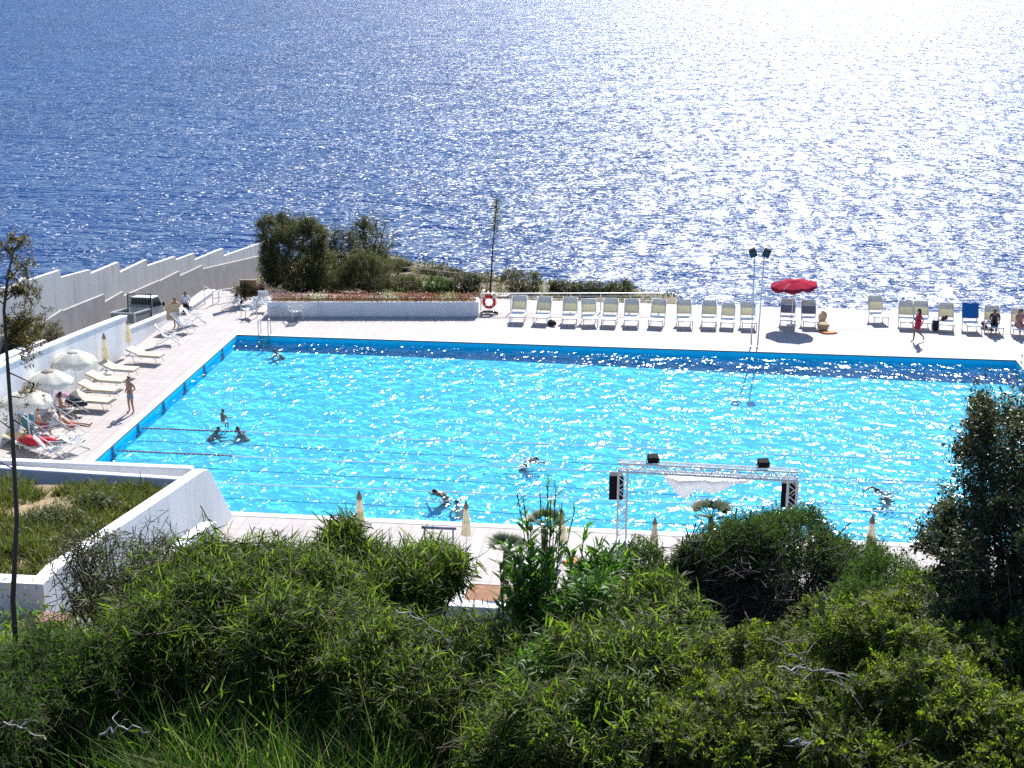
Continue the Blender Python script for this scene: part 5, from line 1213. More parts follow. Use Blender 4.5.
# ---- right: dark evergreen tree
r = np.random.default_rng(21); D = 9.0
lob = [lobe(1006, 486, D, 56, 76, .5), lobe(1048, 430, D+.2, 36, 66, .4), lobe(968, 548, D-.1, 40, 48, .4), lobe(1020, 565, D-.3, 70, 66, .5), lobe(1095, 520, D+.3, 76, 110, .6), lobe(945, 520, D, 14, 30, .2), lobe(975, 615, D-.2, 60, 42, .4), lobe(1035, 630, D-.3, 60, 50, .4), lobe(985, 425, D, 16, 26, .2)]
lob = ragged(r, lob, 5, (.2, .42), 1.0); tp, td = crown_tips(r, lob, 8200, .38, (.40, 1.16), .35, .1, 1.8, -1)
lv, tw = foliage(r, tp, td, 10, .15, None, 'oval', .028, .015, .8, .1, .6)
plant('evergreen_tree', 'dark small leaved tree rising at the right edge of the picture', 'tree', foot(1010, 640, D), lv, tw, branches(r, foot(1010, 640, D), tp, 60, .028), 'lf_dark', 'bk_grey')

# ---- dome shaped shrub with a bare twiggy front
r = np.random.default_rng(22); D = 13.0
lob = [lobe(775, 605, D, 92, 92, .8), lobe(715, 590, D-.2, 44, 62, .5), lobe(840, 605, D, 52, 62, .6), lobe(745, 555, D, 55, 38, .5), lobe(800, 548, D, 50, 34, .5), lobe(690, 580, D-.2, 22, 50, .3)]
lob += [lobe(770, 650, D-.3, 85, 50, .6), lobe(860, 640, D-.3, 50, 45, .5), lobe(700, 640, D-.4, 45, 45, .4)]
lob = ragged(r, lob, 5, (.2, .4)); tp, td = crown_tips(r, lob, 20000, .2, (.60, 1.07), .5, .1, 2.2, -1)
scr = (tp-CAM)@np.stack([_r, _u, _f], 1); sx, sy = 512+FOC*scr[:, 0]/scr[:, 2], 384-FOC*scr[:, 1]/scr[:, 2]
bald = np.exp(-((tp[:, 0]-atD(752, 620, D)[0])/.62)**2-((tp[:, 2]-atD(752, 612, D)[2])/.42)**2)*(tp[:, 1] < atD(775, 605, D)[1]+.1)*1.15
keep = r.random(len(tp)) > bald*1.7
lv, tw = foliage(r, tp[keep], td[keep], 9, .10, None, 'oval', .030, .009, .6, .1, .45)
dead, ddir = tp[~keep], td[~keep]; sub_ = r.choice(len(dead), min(6500, len(dead)), replace=False); A_ = dead[sub_]-unit(ddir[sub_]+r.normal(size=(len(sub_), 3))*.9)*r.uniform(.12, .45, (len(sub_), 1))
B_ = dead[sub_]+r.normal(size=(len(sub_), 3))*.05; mid = (A_+B_)/2+r.normal(size=A_.shape)*.03
q_ = r.choice(len(dead), 2200); C_ = dead[q_]+r.normal(size=(2200, 3))*.06; E_ = C_+unit(r.normal(size=(2200, 3))*np.array([1, .35, .8])+np.array([.5, 0, .3]))*r.uniform(.08, .32, (2200, 1)); X_ = (C_+E_)/2+r.normal(size=C_.shape)*.05
dt = merge([stick_geo(C_, X_, .0034, .0028, 4), stick_geo(X_, E_, .0028, .0014, 4), stick_geo(A_, mid, .0065, .0050, 4), stick_geo(mid, B_, .0050, .0025, 4)])
plant('dome_shrub', 'rounded dark green shrub with a bare brown twiggy front, in front of the truss', 'shrub', foot(775, 690, D), lv, tw, branches(r, foot(775, 690, D), tp, 90, .014, wob=.35), 'lf_dome', 'bk_dead', extra=(('dead_twigs', dt, 'bk_dead'),))
# ---- shrubs of the same fine foliage beside it
for seed, lab, lobs, n in ((31, 'small dark bush left of the dome shrub with a slim folded umbrella above it', [lobe(642, 568, 12.5, 26, 26, .3), lobe(660, 600, 12.3, 30, 30, .3), lobe(628, 590, 12.3, 22, 25, .3)], 1500),
                           (32, 'fine leaved green shrub between the dome shrub and the dark tree', [lobe(885, 590, 12, 36, 40, .45), lobe(915, 600, 11.6, 34, 34, .4), lobe(862, 620, 11.5, 45, 40, .4), lobe(940, 635, 11, 50, 40, .4)], 3200)):
    r = np.random.default_rng(seed); tp, td = crown_tips(r, lobs, n, .2, (.75, 1.1), .5, .3, 2.5); lv, tw = foliage(r, tp, td, 10, .12, None, 'oval', .032, .010, .6, .1, .4)
    c = lobs[0][0]; b = (c[0], c[1], land_z(c[0], c[1])-.05); plant('fine_leaved_shrub', lab, 'shrub', b, lv, tw, branches(r, b, tp, 40, .02), 'lf_dome', 'bk_dead', 'fine leaved shrubs beside the dome shrub')

# ---- long leaved acacia shrubs, centre left
def acacia(seed, lab, lobs, n, per=12, ln=.135, wd=.0095, mat='lf_acacia', droop=.15, grp='long leaved shrubs on the bank', jit=.5, shell=(.62, 1.12), name='acacia_shrub', up=.35, nb=70):
    r = np.random.default_rng(seed); lobs = ragged(r, lobs, 5); tp, td = crown_tips(r, lobs, int(n*1.3), .34, shell, up, .3, 2.0); lv, tw = foliage(r, tp, td, per, .26, None, 'lance', ln, wd, .62, .35, jit, .4, droop)
    c = lobs[0][0]; b = (c[0], c[1], land_z(c[0], c[1])-.05); return plant(name, lab, 'shrub', b, lv, merge([tw, loose_twigs(r, tp, td, 140)]), branches(r, b, tp, nb, .03), mat, 'bk_brown', grp)
acacia(41, 'wide yellowish green shrub with narrow curved leaves, left of centre', [lobe(240, 630, 11, 86, 66, .8), lobe(168, 655, 10.6, 62, 54, .6), lobe(300, 652, 10.6, 80, 62, .7), lobe(245, 586, 11.2, 56, 34, .5), lobe(205, 582, 11.3, 34, 30, .35), lobe(325, 604, 11, 46, 38, .5)], 3000, jit=.7, shell=(.5, 1.28))
acacia(42, 'denser shrub with upright curved leaves against the pale deck and two folded umbrellas', [lobe(400, 580, 12, 46, 24, .45), lobe(436, 578, 12, 24, 24, .3), lobe(350, 572, 12, 36, 28, .35), lobe(345, 545, 12.1, 12, 22, .2)], 1250, 11, .135, .011, 'lf_acacia', -.05, jit=.5, up=.8, shell=(.5, 1.2))
acacia(43, 'dark leafy shrub below the low retaining wall, in the middle of the bank', [lobe(430, 684, 9.8, 76, 44, .55), lobe(360, 668, 10, 50, 40, .45), lobe(520, 685, 9.8, 60, 50, .5), lobe(530, 740, 8.6, 60, 36, .45)], 2300, 12, .085, .0085, 'lf_acacia', .1, jit=.6)
acacia(44, 'shrub with pale twisted narrow leaves right of the bright oleander', [lobe(625, 680, 9.0, 66, 60, .5), lobe(600, 740, 8.2, 90, 50, .5), lobe(660, 640, 9.6, 50, 45, .4)], 1500, 11, .105, .0115, 'lf_acacia', .2, jit=.7)
acacia(45, 'wiry brownish shrub with thin twigs growing over the slanting white walls', [lobe(120, 590, 12, 42, 48, .45), lobe(90, 570, 12.2, 32, 40, .35), lobe(150, 560, 12.2, 24, 34, .3), lobe(110, 640, 11.5, 48, 40, .4)], 480, 7, .085, .009, 'lf_scrub', .1, jit=.9, shell=(.3, 1.15), name='wiry_shrub', nb=110)
acacia(46, 'low dark shrub at the lower left edge behind the long grass', [lobe(30, 678, 9.8, 56, 32, .45), lobe(-40, 695, 9.5, 56, 50, .5), lobe(85, 668, 10, 40, 24, .35), lobe(-10, 735, 8.8, 44, 34, .4)], 1900, 9, .06, .009, 'lf_dome', .0, jit=.6, name='dark_shrub')

# ---- bright oleander with seed spikes
r = np.random.default_rng(51); D = 10.5; st = []; lvp = []; base = np.array(foot(545, 660, D)); pods = []
for k in range(44):
    tip = atD(r.normal(545, 24) if k < 34 else r.uniform(496, 526), r.uniform(522, 600) if k < 34 else r.uniform(545, 610), D+r.normal()*.2); a = base+r.normal(size=3)*np.array([.12, .12, .02]); ts = np.linspace(0, 1, 7)[:, None]; pts = a*(1-ts)+tip*ts+np.array([0, 0, .08])*np.sin(PI*ts); st.append(stick_geo(pts[:-1], pts[1:], .010-.006*ts[:-1, 0], .010-.006*ts[1:, 0], 5))
    m = 54; t = r.uniform(.25, 1.0, m)[:, None]; P = a*(1-t)+tip*t+np.array([0, 0, .08])*np.sin(PI*t); ax = unit((tip-a)[None]); o = unit(np.cross(np.repeat(ax, m, 0), rnd_dirs(r, m))); Dd = unit(ax*.75+o*.7)
    lvp.append(leaf_geo(P, Dd, np.repeat(ax, m, 0)+r.normal(size=(m, 3))*.2, r.uniform(.08, .15, m), r.uniform(.022, .038, m), 'lance', r.uniform(0, .3, m)))
for px, py in ((548, 478), (556, 488), (540, 492), (551, 497), (523, 498), (517, 492), (575, 508), (562, 503)):
    tip = atD(px, py, D); a = atD(546+(px-546)*.6, 560, D); ts = np.linspace(0, 1, 6)[:, None]; pts = a*(1-ts)+tip*ts; st.append(stick_geo(pts[:-1], pts[1:], .004, .003, 4)); m = 12; t = r.uniform(.45, 1, m)[:, None]; P = a*(1-t)+tip*t; pods.append(leaf_geo(P, np.array([[0, 0, 1.]])+r.normal(size=(m, 3))*.45, rnd_dirs(r, m), r.uniform(.05, .09, m), r.uniform(.008, .014, m), 'lance', .1))
plant('oleander', 'bright green oleander with upright stems and thin spikes, in front of the red soil bed', 'shrub', tuple(base), merge(lvp), merge(st), None, 'lf_olea', 'bk_brown', extra=(('seed_spikes', merge(pods), 'lf_acacia'),))
r = np.random.default_rng(52)
lob = [lobe(590, 620, 10.2, 42, 45, .4), lobe(640, 640, 10.4, 40, 40, .4), lobe(560, 690, 9.4, 40, 50, .4), lobe(600, 580, 10.8, 24, 30, .25)]
tp, td = crown_tips(r, lob, 700, .25, (.6, 1.12), .9, .2, 2); lv, tw = foliage(r, tp, td, 11, .2, None, 'lance', .10, .020, .6, .2, .35)
b = foot(595, 690, 10); plant('oleander', 'lower fresh green oleander right of the tall one', 'shrub', b, lv, tw, branches(r, b, tp, 40, .02), 'lf_olea', 'bk_brown')

# ---- yellow-green lentisk carpet, lower right
r = np.random.default_rng(61)
for k, (lab, lobs, n) in enumerate((('yellow green lentisk bush filling the lower right corner', [lobe(930, 700, 7.9, 105, 60, .55), lobe(1020, 690, 8.2, 70, 60, .5), lobe(960, 770, 7.2, 130, 50, .5)], 1700),
                                    ('yellow green lentisk bush right of the bare twigs of the dome shrub', [lobe(800, 690, 8.6, 85, 50, .5), lobe(850, 655, 9.2, 65, 40, .45), lobe(760, 745, 7.8, 100, 55, .5), lobe(720, 720, 8.2, 40, 40, .35)], 1500),
                                    ('lentisk bush at the foot of the dark tree on the right', [lobe(960, 630, 9.4, 65, 38, .45), lobe(1010, 640, 9.3, 55, 45, .4), lobe(900, 650, 9.3, 50, 32, .4)], 800))):
    lobs = ragged(r, lobs, 6, (.25, .5)); tp, td = crown_tips(r, lobs, int(n*1.25), .32, (.6, 1.14), .5, .2, 2.4); lv, tw = pinnate(r, tp, td, 7, .14, .026, .012)
    c = lobs[0][0]; b = (c[0], c[1], land_z(c[0], c[1])-.05); plant('lentisk_bush', lab, 'shrub', b, lv, merge([tw, loose_twigs(r, tp, td, 160, .1, .3, .0026)]), branches(r, b, tp, 60, .018), 'lf_lent', 'bk_grey', 'lentisk bushes at the lower right')
# bleached dead branches lying over the shrubs
for k, (seed, pts, lab) in enumerate(((1, [((778, 668), (808, 669), (832, 673), (858, 676)), ((808, 669), (800, 658), (790, 652)), ((832, 673), (842, 686))], 'bleached dead branch lying across the lentisk right of the dome shrub'),
                                       (2, [((790, 738), (806, 744), (830, 755), (850, 765)), ((806, 744), (816, 735)), ((830, 755), (826, 768))], 'bleached dead branch near the bottom edge, right of centre'),
                                       (3, [((965, 742), (985, 735), (1005, 738), (1028, 733)), ((985, 735), (990, 752), (1004, 768)), ((1005, 738), (1015, 752), (1024, 768)), ((985, 735), (972, 728))], 'tangle of bleached dead twigs in the lower right corner'),
                                       (4, [((395, 610), (415, 618), (440, 632), (452, 650)), ((415, 618), (420, 628))], 'pale dead branch curving over the middle of the bank'),
                                       (5, [((100, 735), (122, 727), (150, 732)), ((122, 727), (112, 718))], 'pale forked dead twig in the grass at the lower left'), (6, [((3, 722), (20, 728), (45, 738)), ((20, 728), (26, 718))], 'pale dead twig at the left edge near the bottom'))):
    r = np.random.default_rng(70+seed); geo = []; dd = 7.4 if seed != 4 else 9.6
    for li, line in enumerate(pts):
        P = np.array([atD(x, y, dd-.25) for x, y in line]); tt = np.linspace(0, len(P)-1, (len(P)-1)*5+1); Q = np.stack([np.interp(tt, range(len(P)), P[:, c]) for c in range(3)], 1)
        w_ = r.normal(size=Q.shape)*.011; w_[::5] = 0; Q = Q+w_; rr_ = np.linspace(.0055, .0022, len(Q)) if li == 0 else np.linspace(.0036, .0014, len(Q)); geo.append(stick_geo(Q[:-1], Q[1:], rr_[:-1], rr_[1:], 6))
        for q in Q[2::2]:
            if r.random() < .75:
                d = unit((r.normal(size=3)*np.array([1, .5, .8]))[None])[0]*r.uniform(.04, .16); m_ = q+d*.5+r.normal(size=3)*.012; geo.append(stick_geo(np.array([q, m_]), np.array([m_, q+d]), np.array([.0022, .0016]), np.array([.0016, .0009]), 5))
    b = geo[0][0].mean(0); g2 = merge(geo); o = np_mesh('dead_branch', g2[0]-b, g2[1], M['bk_pale']); o.location = b; tag(o, lab, 'branch', 'bleached dead branches')

# ---- grass at the bottom left and a leafy cover on the bank
def bank_points(r, n, poly_px, d0, d1):
    px = r.uniform(poly_px[0], poly_px[2], n); py = r.uniform(poly_px[1], poly_px[3], n); out = []
    for x, y in zip(px, py):
        dv = ray(x, y); lo, hi = 5.0, 20.0
        for _ in range(26):
            m_ = (lo+hi)/2; p = CAM+dv*m_
            if p[2] > land_z(p[0], p[1])+.35: lo = m_
            else: hi = m_
        p = CAM+dv*lo; out.append((p[0], p[1], land_z(p[0], p[1])))
    return np.array(out)
r = np.random.default_rng(81)
clumps = bank_points(r, 420, (30, 650, 560, 800), 6, 11); geo = []
for c in clumps:
    m = int(r.integers(34, 70)); P = c+r.normal(size=(m, 3))*np.array([.05, .05, .01]); geo.append(leaf_geo(P, np.array([[0, 0, 1.]])+r.normal(size=(m, 3))*np.array([.42, .42, .1]), rnd_dirs(r, m), r.uniform(.25, .65, m), r.uniform(.007, .014, m), 'blade', r.uniform(.3, 1.5, m)))
g = merge(geo); o = np_mesh('grass', g[0], g[1], M['lf_grass']); tag(o, 'long green grass growing at the bottom left of the bank', 'grass', kind='stuff')
cl = bank_points(r, 260, (520, 700, 760, 800), 6, 11)[:110]; geo = []
for c in cl:
    m = 26; P = c+r.normal(size=(m, 3))*np.array([.05, .05, .01]); geo.append(leaf_geo(P, np.array([[0, 0, 1.]])+r.normal(size=(m, 3))*np.array([.5, .5, .1]), rnd_dirs(r, m), r.uniform(.4, .8, m), r.uniform(.006, .012, m), 'blade', r.uniform(.2, .9, m)))
g = merge(geo); o = np_mesh('grass', g[0], g[1], M['lf_grass']); tag(o, 'tufts of long grass at the bottom centre of the bank', 'grass', kind='stuff')
n = 64000; x = r.uniform(11, 28, n); y = r.uniform(-60.5, -48.5, n); z = np.array([land_z(a, b) for a, b in zip(x, y)]); P = np.stack([x, y, z+.85*r.random(n)**1.6*np.clip(.55+.6*lump(np.stack([x, y, x*0], 1), .9), .15, 1.2)], 1)
g = leaf_geo(P, rnd_dirs(r, n)+np.array([0, 0, .5]), rnd_dirs(r, n), r.uniform(.05, .12, n), r.uniform(.010, .020, n), 'lance', .2); o = np_mesh('undergrowth', g[0], g[1], M['lf_acacia']); tag(o, 'low dark leafy undergrowth covering the bank', 'undergrowth', kind='stuff')
n = 9000; x = r.uniform(4, 34, n); y = r.uniform(-48.5, -29.5, n); z = np.array([land_z(a, b) for a, b in zip(x, y)]); P = np.stack([x, y, z+r.uniform(0, .35, n)], 1)
g = leaf_geo(P, rnd_dirs(r, n)+np.array([0, 0, .6]), rnd_dirs(r, n), r.uniform(.12, .25, n), r.uniform(.02, .05, n), 'lance', .2); o = np_mesh('undergrowth', g[0], g[1], M['lf_scrub']); tag(o, 'scrubby cover on the steep slope behind the shrubs', 'undergrowth', kind='stuff')

# ---- thin sapling at the left edge
r = np.random.default_rng(91); D = 10.2
ln_ = [(12, 665), (13, 600), (17, 520), (13, 440), (8, 370), (4, 310), (8, 275), (14, 250)]; tk = [np.array(atD(px, py, D)) for px, py in ln_]; tk[0][2] = land_z(tk[0][0], tk[0][1])-.1
mb = MB(); mb.tube(tk, [.020, .019, .017, .015, .013, .011, .009, .005], 9); root = empty('sapling', tuple(tk[0]), 0, 'thin bare sapling with brownish needle tufts at the left edge', 'tree')
o = mb.build('trunk', M['bk_brown'], root, smooth=True); o.location = tuple(-tk[0])
tips = []; st = []
for (x0, y0), (x1, y1) in (((8, 372), (34, 384)), ((34, 384), (30, 394)), ((9, 396), (24, 398)), ((13, 430), (-8, 415)), ((5, 320), (30, 335)), ((5, 315), (26, 345)), ((8, 280), (26, 262)), ((10, 270), (30, 300)), ((6, 300), (24, 288)), ((12, 255), (2, 246)), ((14, 250), (20, 243)), ((5, 305), (-14, 290)), ((4, 330), (24, 322)), ((5, 340), (36, 318)), ((16, 470), (-5, 460)), ((14, 420), (26, 428)), ((6, 345), (28, 352))):
    a, b = atD(x0, y0, D), atD(x1, y1, D+r.normal()*.06); st.append(stick_geo(np.array([a]), np.array([b]), .006, .003, 5)); tips += [b+r.normal(size=3)*.05 for _ in range(10 if y0 < 360 else 3)] + [a*.5+b*.5+r.normal(size=3)*.05 for _ in range(9 if y0 < 345 else 0)]
tips = np.array(tips); lv, tw = foliage(r, tips, rnd_dirs(r, len(tips))*.6+np.array([0, 0, .5]), 18, .08, None, 'oval', .034, .008, .7, .1, .6)
b = tk[0]; np_mesh('foliage', lv[0]-b, lv[1], leaf_mat('brownish_needle', [(.08, .055, .018), (.13, .085, .022), (.18, .115, .03), (.085, .075, .02)], .3, .2, .5), root); g = merge(st+[tw]); np_mesh('branches', g[0]-b, g[1], M['bk_dark'], root)

# ---- scrub on the left planter
r = np.random.default_rng(95); n = 2600; x = r.uniform(-8.5, 6.0, n); y = r.uniform(-35.2, -25.9, n); dens = lump(np.stack([x, y, x*0], 1), .5); k_ = dens > -.25; x, y = x[k_], y[k_]; geo = []; gd = []
for a, b in zip(x, y):
    z = plant_z(a, b); m = int(r.integers(14, 34)); P = np.array([a, b, z])+r.normal(size=(m, 3))*np.array([.10, .10, .02]); h = r.uniform(.15, .5)
    (geo if r.random() < .6 else gd).append(leaf_geo(P, np.array([[0, 0, 1.]])+r.normal(size=(m, 3))*np.array([.6, .6, .15]), rnd_dirs(r, m), h*r.uniform(.5, 1.1, m), r.uniform(.014, .04, m), 'blade', r.uniform(.1, .8, m)))
g = merge(geo); o = np_mesh('weeds', g[0], g[1], M['lf_scrub']); tag(o, 'green scrubby weeds growing in the white walled planter', 'weeds', kind='stuff')
g = merge(gd); o = np_mesh('dry_grass', g[0], g[1], M['lf_dry']); tag(o, 'dry yellowish grass in the white walled planter', 'grass', kind='stuff')
for px, py, rr_, lab in ((55, 535, .75, 'dark bush in the planter right of the sapling trunk'), (95, 505, .6, 'low green bush near the far walls of the planter')):
    g = onZ(px, py, 2.9); c = (g[0], g[1], plant_z(g[0], g[1])+rr_*.3); lobs = [(c, (rr_, rr_*.8, rr_*.55)), ((c[0]+rr_*.6, c[1]+.2, c[2]-.1), (rr_*.6, rr_*.6, rr_*.4))]
    tp, td = crown_tips(r, lobs, 260, .3, (.5, 1.15), .5, .0, 2); lv, tw = foliage(r, tp, td, 10, .22, None, 'lance', .12, .022, .7, .2, .6); b = (c[0], c[1], plant_z(g[0], g[1])-.03)
    plant('scrub_bush', lab, 'shrub', b, lv, tw, branches(r, b, tp, 30, .02), 'lf_scrub', 'bk_brown', 'scrub bushes in the planter')

# ---- fan palms on the near terrace
def fan_palm(seed, loc, h, R_, lab, n=24):
    r = np.random.default_rng(seed); root = empty('fan_palm', loc, 0, lab, 'palm', 'small fan palms on the near terrace'); mb = MB(); mb.lathe([(.08, 0), (.10, .15), (.08, h*.5), (.085, h*.85), (.06, h)], 14, wob=lambda i, k, a: 1+.12*math.sin(7*a+i*3)); mb.build('trunk', M['bk_brown'], root, smooth=True)
    geo = []; sg = []
    for k in range(n):
        az = 2*PI*k/n*2.618+r.normal()*.2; el = r.uniform(.3, .8); d = np.array([math.cos(az)*math.cos(el), math.sin(az)*math.cos(el), math.sin(el)]); p0 = np.array([0, 0, h]); p1 = p0+d*R_*.45; sg.append(stick_geo(p0[None], p1[None], .010, .006, 5))
        side = unit(np.cross(d, [0, 0, 1.])[None])[0]; nrm = np.cross(side, d); q = 13
        for j in range(q):
            an = (j/(q-1)-.5)*1.5; dd = d*math.cos(an)+side*math.sin(an)+nrm*.08; geo.append(leaf_geo(p1[None], dd[None], nrm[None], np.array([R_*.62*r.uniform(.85, 1.1)]), np.array([.032*R_/.6]), 'lance', np.array([.22])))
    g = merge(geo); np_mesh('fronds', g[0], g[1], M['lf_palm'], root); g = merge(sg); np_mesh('stalks', g[0], g[1], M['lf_palm'], root)
fan_palm(1, (21.93, -24.0, 0), 1.55, .72, 'small fan palm below the sagging white cloth'); fan_palm(2, (17.11, -26.1, .1), 1.75, .66, 'small fan palm behind the spikes of the oleander'); fan_palm(3, (16.04, -26.6, .1), 1.15, .66, 'small fan palm left of the oleander spikes')

# ---- trees and shrubs beyond the deck
def far_bush(name, lab, cat, px, py, hpx, wpx, mat, seed, n=700, per=10, ln=.16, wd=.035, zb=None, lobn=5, trunk=.0, grp=None, wisp=.4, kind='oval', shell=(.6, 1.15)):
    r = np.random.default_rng(seed); g = onZ(px, py, -.9); zb = land_z(g[0], g[1]); g = onZ(px, py, zb); b = np.array([g[0], g[1], land_z(g[0], g[1])-.05]); s = np.linalg.norm(g-CAM)/FOC; H, W_ = hpx*s, wpx*s/2
    lobs = [(b+np.array([0, 0, H*(.55 if trunk else .46)]), (W_*.8, W_*.7, H*.44)), (b+np.array([0, 0, H*.2]), (W_*.75, W_*.6, H*.22))][:1 if trunk else 2]
    for k in range(lobn):
        a = r.uniform(0, 2*PI); lobs.append((b+np.array([math.cos(a)*W_*.55, math.sin(a)*W_*.4, H*r.uniform(.35, .78)]), (W_*r.uniform(.32, .5), W_*.4, H*r.uniform(.18, .28))))
    lobs = ragged(r, lobs, 3, (.25, .5)); tp, td = crown_tips(r, lobs, n, .36, shell, .35, .0, .9, -.9); lv, tw = foliage(r, tp, td, per, .35, None, kind, ln, wd, .7, .2, wisp, .4)
    return plant(name, lab, cat, tuple(b), lv, tw, branches(r, b, tp, 40, max(.03, trunk)), mat, 'bk_brown', grp)
far_bush('tamarisk_tree', 'tall dark olive tree beside the end of the saw-tooth wall', 'tree', 297, 293, 82, 74, 'lf_tam', 101, 3200, 12, .17, .032, lobn=11)
far_bush('grey_shrub', 'greyish shrub between the tall dark tree and the airy tree', 'shrub', 343, 280, 60, 48, 'lf_grey', 102, 1100, 10, .14, .03)
far_bush('airy_tree', 'airy small tree with gaps in its crown, highest right of the tall dark tree', 'tree', 373, 272, 62, 50, 'lf_tam', 103, 700, 9, .15, .04, trunk=.06, wisp=.7)
far_bush('feathery_shrub', 'feathery olive green shrub rising behind the flower planter', 'shrub', 368, 291, 44, 58, 'lf_tam', 104, 1100, 12, .15, .022, wisp=.3)
for k, (px, py, h, w, mt, lab) in enumerate(((405, 291, 20, 44, 'lf_tam', 'low olive shrub just right of the feathery shrub'), (437, 292, 19, 40, 'lf_dome', 'low shrub behind the middle of the flower planter, below the path'), (464, 292, 22, 36, 'lf_dark', 'dark spiky low shrub at the right end of the flower planter'),
        (522, 292, 26, 48, 'lf_tam', 'olive bush right of the tall bare flower stalk'), (566, 293, 20, 36, 'lf_dark', 'dark bush behind the rail and the third lounger'), (590, 294, 20, 40, 'lf_dark', 'dark green bush in the middle of the rail'), (618, 295, 18, 40, 'lf_tam', 'last bush behind the right end of the rail'),
        (330, 292, 26, 44, 'lf_tam', 'small shrub in the shade below the greyish shrub'), (388, 284, 34, 40, 'lf_tam', 'olive shrub on the right flank of the airy tree'), (318, 285, 46, 44, 'lf_tam', 'mid sized olive shrub tucked against the right side of the tall dark tree'), (398, 262, 10, 34, 'lf_dark', 'low dark shrub beyond the wooden fence, at its left end'), (440, 271, 9, 50, 'lf_dark', 'low dark shrub beyond the middle of the wooden fence'), (478, 279, 9, 36, 'lf_dark', 'low dark shrub beyond the right end of the wooden fence'))):
    far_bush('coastal_shrub', lab, 'shrub', px, py, h, w, mt, 110+k, 420, 10, .13, .03, grp='shrubs between the deck and the sea', lobn=4)
n = 16000; x = r.uniform(-4.2, 21, n) if False else np.random.default_rng(5).uniform(-4.2, 21, n); q_ = np.random.default_rng(6); y = q_.uniform(9.7, 36, n); z = np.array([land_z(a, b) for a, b in zip(x, y)]); k_ = (lump(np.stack([x, y, x*0], 1), .45) > -.12) & (z > -6); P = np.stack([x, y, z+q_.uniform(0, .22, n)], 1)[k_]; n = len(P)
g = leaf_geo(P, rnd_dirs(q_, n)+np.array([0, 0, .6]), rnd_dirs(q_, n), q_.uniform(.14, .32, n), q_.uniform(.04, .09, n), 'lance', .2); o = np_mesh('coastal_scrub', g[0], g[1], M['lf_tam']); tag(o, 'low olive scrub covering the coastal ground', 'scrub', kind='stuff')
# tall dead flower stalk
g = onZ(490, 291, -1); zb = land_z(g[0], g[1]); t = onY(497, 200, g[1]); root = empty('flower_stalk', (g[0], g[1], zb), 0, 'tall thin bare flower stalk standing against the glittering sea', 'plant')
mb = MB(); mb.tube([(0, 0, 0), ((t[0]-g[0])*.4, 0, (t[2]-zb)*.5), (t[0]-g[0], 0, t[2]-zb)], [.055, .04, .02], 7); mb.build('stalk', M['bk_brown'], root, smooth=True)
r = np.random.default_rng(120); H = t[2]-zb; P = []; Dd = []
for k in range(16):
    f = .66+.34*k/15; a = k*2.4; p = np.array([(t[0]-g[0])*f, 0, H*f]); e = p+np.array([math.cos(a), math.sin(a), .5])*.32*(1.2-f); P.append((p, e))
A_ = np.array([p for p, e in P]); B_ = np.array([e for p, e in P]); g1 = stick_geo(A_, B_, .014, .01, 5); m = len(B_)*26; lf = leaf_geo(np.repeat(B_, 26, 0)+r.normal(size=(m, 3))*.09, rnd_dirs(r, m), rnd_dirs(r, m), r.uniform(.08, .15, m), r.uniform(.04, .06, m)); np_mesh('side_stems', *g1, M['bk_brown'], root); np_mesh('seed_heads', *lf, M['lf_tam'], root)
# hedge behind the saw-tooth wall and shrub by the road
for k, (px, py, X, h, w, mt, lab) in enumerate(((35, 290, -10.8, 1.5, 2.4, 'lf_dome', 'green bush behind the near end of the saw-tooth wall'), (80, 284, -11.2, 1.3, 2.6, 'lf_dome', 'green bush behind the saw-tooth wall, second from the left'), (8, 300, -10.6, 1.7, 2.2, 'lf_tam', 'brownish bush at the left edge behind the sapling'), (52, 335, -8.5, 1.7, 1.0, 'lf_tam', 'thin brown shrub at the foot of the saw-tooth wall'), (22, 335, -8.4, 2.2, 1.6, 'lf_tam', 'olive shrub growing above the low road wall'))):
    r = np.random.default_rng(130+k); p = onX(px, py, X); b = np.array([p[0], p[1], land_z(p[0], p[1])-.05]); c = np.array([p[0], p[1], p[2]-.1]); lobs = [(c, (w*.45, w*.5, h*.45)), (c+np.array([.1, w*.4, -.1]), (w*.35, w*.4, h*.35)), (c+np.array([-.1, -w*.4, -.2]), (w*.35, w*.4, h*.35))]
    tp, td = crown_tips(r, lobs, 500 if k != 3 else 120, .3, (.5, 1.15), .3, 0, 1.2); lv, tw = foliage(r, tp, td, 9, .3, None, 'oval', .13, .035, .7, .2, .6); plant('roadside_shrub', lab, 'shrub', tuple(b), lv, tw, branches(r, b, tp, 30, .03), mt, 'bk_brown', 'shrubs by the road')
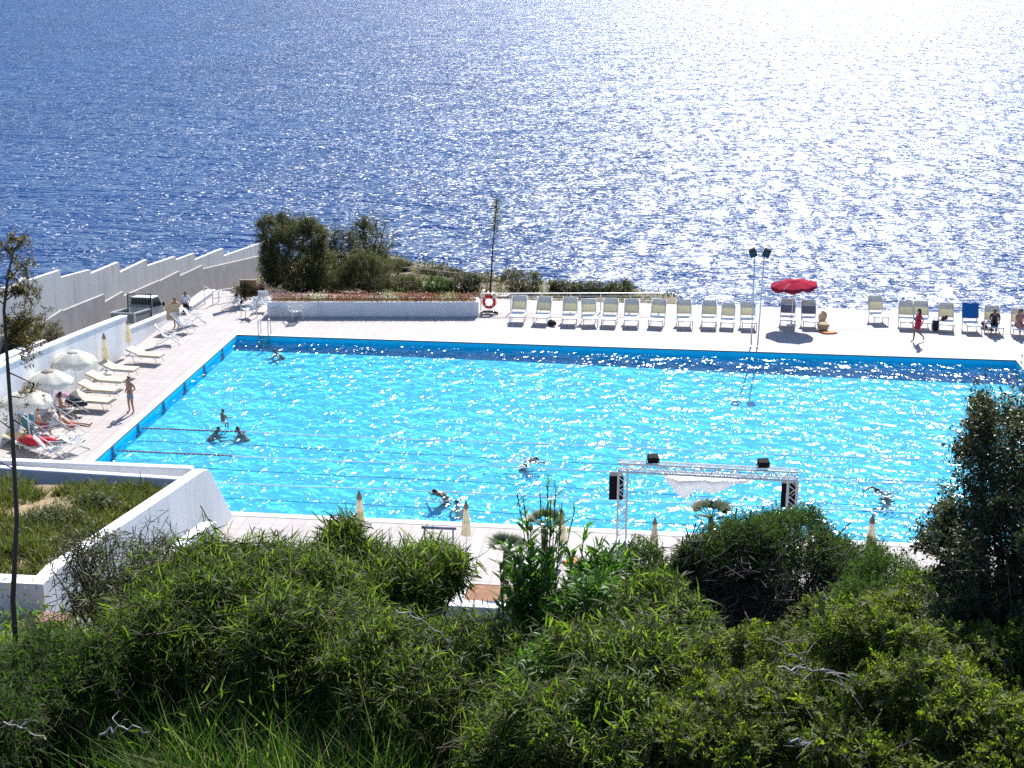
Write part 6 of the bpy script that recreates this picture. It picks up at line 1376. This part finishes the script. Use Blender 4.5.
# flowers in the long planter and by the brown panel
root, Ln = PLANTER; r = np.random.default_rng(140); cols = [('pink_petal', (.50, .17, .32)), ('red_petal', (.40, .07, .14)), ('coral_petal', (.44, .17, .23)), ('white_petal', (.58, .52, .50)), ('mauve_petal', (.36, .14, .26))]
fm = [leaf_mat(a, [c, tuple(x*.75 for x in c), tuple(min(1, x*1.2) for x in c)], .3, .2, .6) for a, c in cols]; rm = bpy.data.objects; W0 = root.matrix_world.copy()
fl = [0, 2, 0, 4, 3, 0, 1, 2, 1, 0, 4, 3, 2, 1, 0, 1, 2, 3, 1, 0]; names = ['pink', 'red', 'coral', 'white', 'mauve']; ang_ = root.rotation_euler.z
for k, ci in enumerate(fl):
    xc = .45+(Ln-.9)*k/(len(fl)-1); loc = root.location+Vector((xc*math.cos(ang_)-.5*math.sin(ang_), xc*math.sin(ang_)+.5*math.cos(ang_), .62)); n = 520; P = r.normal(size=(n, 3))*np.array([.27, .20, .11])+np.array([0, 0, .26]); e = empty('flower_clump', loc, 0)
    g1 = leaf_geo(P[:260]-np.array([0, 0, .07]), rnd_dirs(r, 260)+np.array([0, 0, .5]), rnd_dirs(r, 260), r.uniform(.05, .11, 260), r.uniform(.02, .04, 260)); g2 = leaf_geo(P[260:], rnd_dirs(r, 260)+np.array([0, 0, .4]), rnd_dirs(r, 260), r.uniform(.05, .085, 260), r.uniform(.04, .06, 260))
    np_mesh('leaves', *g1, M['lf_acacia'], e); np_mesh('blossom', *g2, fm[ci], e)
    same = [j for j, c in enumerate(fl) if c == ci]; o_ = same.index(k); W_ = ['leftmost', 'second', 'third', 'fourth', 'fifth', 'sixth'][o_]
    tag(e, f'{W_} of the {names[ci]} flower clumps in the long white planter, counted from the left', 'flowers', 'flower clumps in the planter')
for px, py, ci, lab in ((241, 305, 4, 'mauve flowering shrub left of the brown panel'), (258, 303, 0, 'pale pink flowering shrub right of the brown panel')):
    g = onZ(px, py); b = np.array([g[0], g[1], 0]); lobs = [(b+np.array([0, 0, .55]), (.42, .4, .5)), (b+np.array([.2, .1, .8]), (.25, .25, .3))]; tp, td = crown_tips(r, lobs, 160, .3, (.5, 1.15), .4, 0, 2); lv, tw = foliage(r, tp, td, 8, .15, None, 'oval', .09, .04, .7, .1, .6); q = r.choice(len(tp), 60); m = 60*5
    pt = leaf_geo(np.repeat(tp[q], 5, 0)+r.normal(size=(m, 3))*.04, rnd_dirs(r, m), rnd_dirs(r, m), r.uniform(.05, .08, m), r.uniform(.04, .06, m)); o = plant('flowering_shrub', lab, 'shrub', tuple(b), lv, tw, branches(r, b, tp, 20, .015), 'lf_dark', 'bk_dark'); np_mesh('blossom', pt[0]-b, pt[1], fm[ci], o)
bpy.context.view_layer.update()
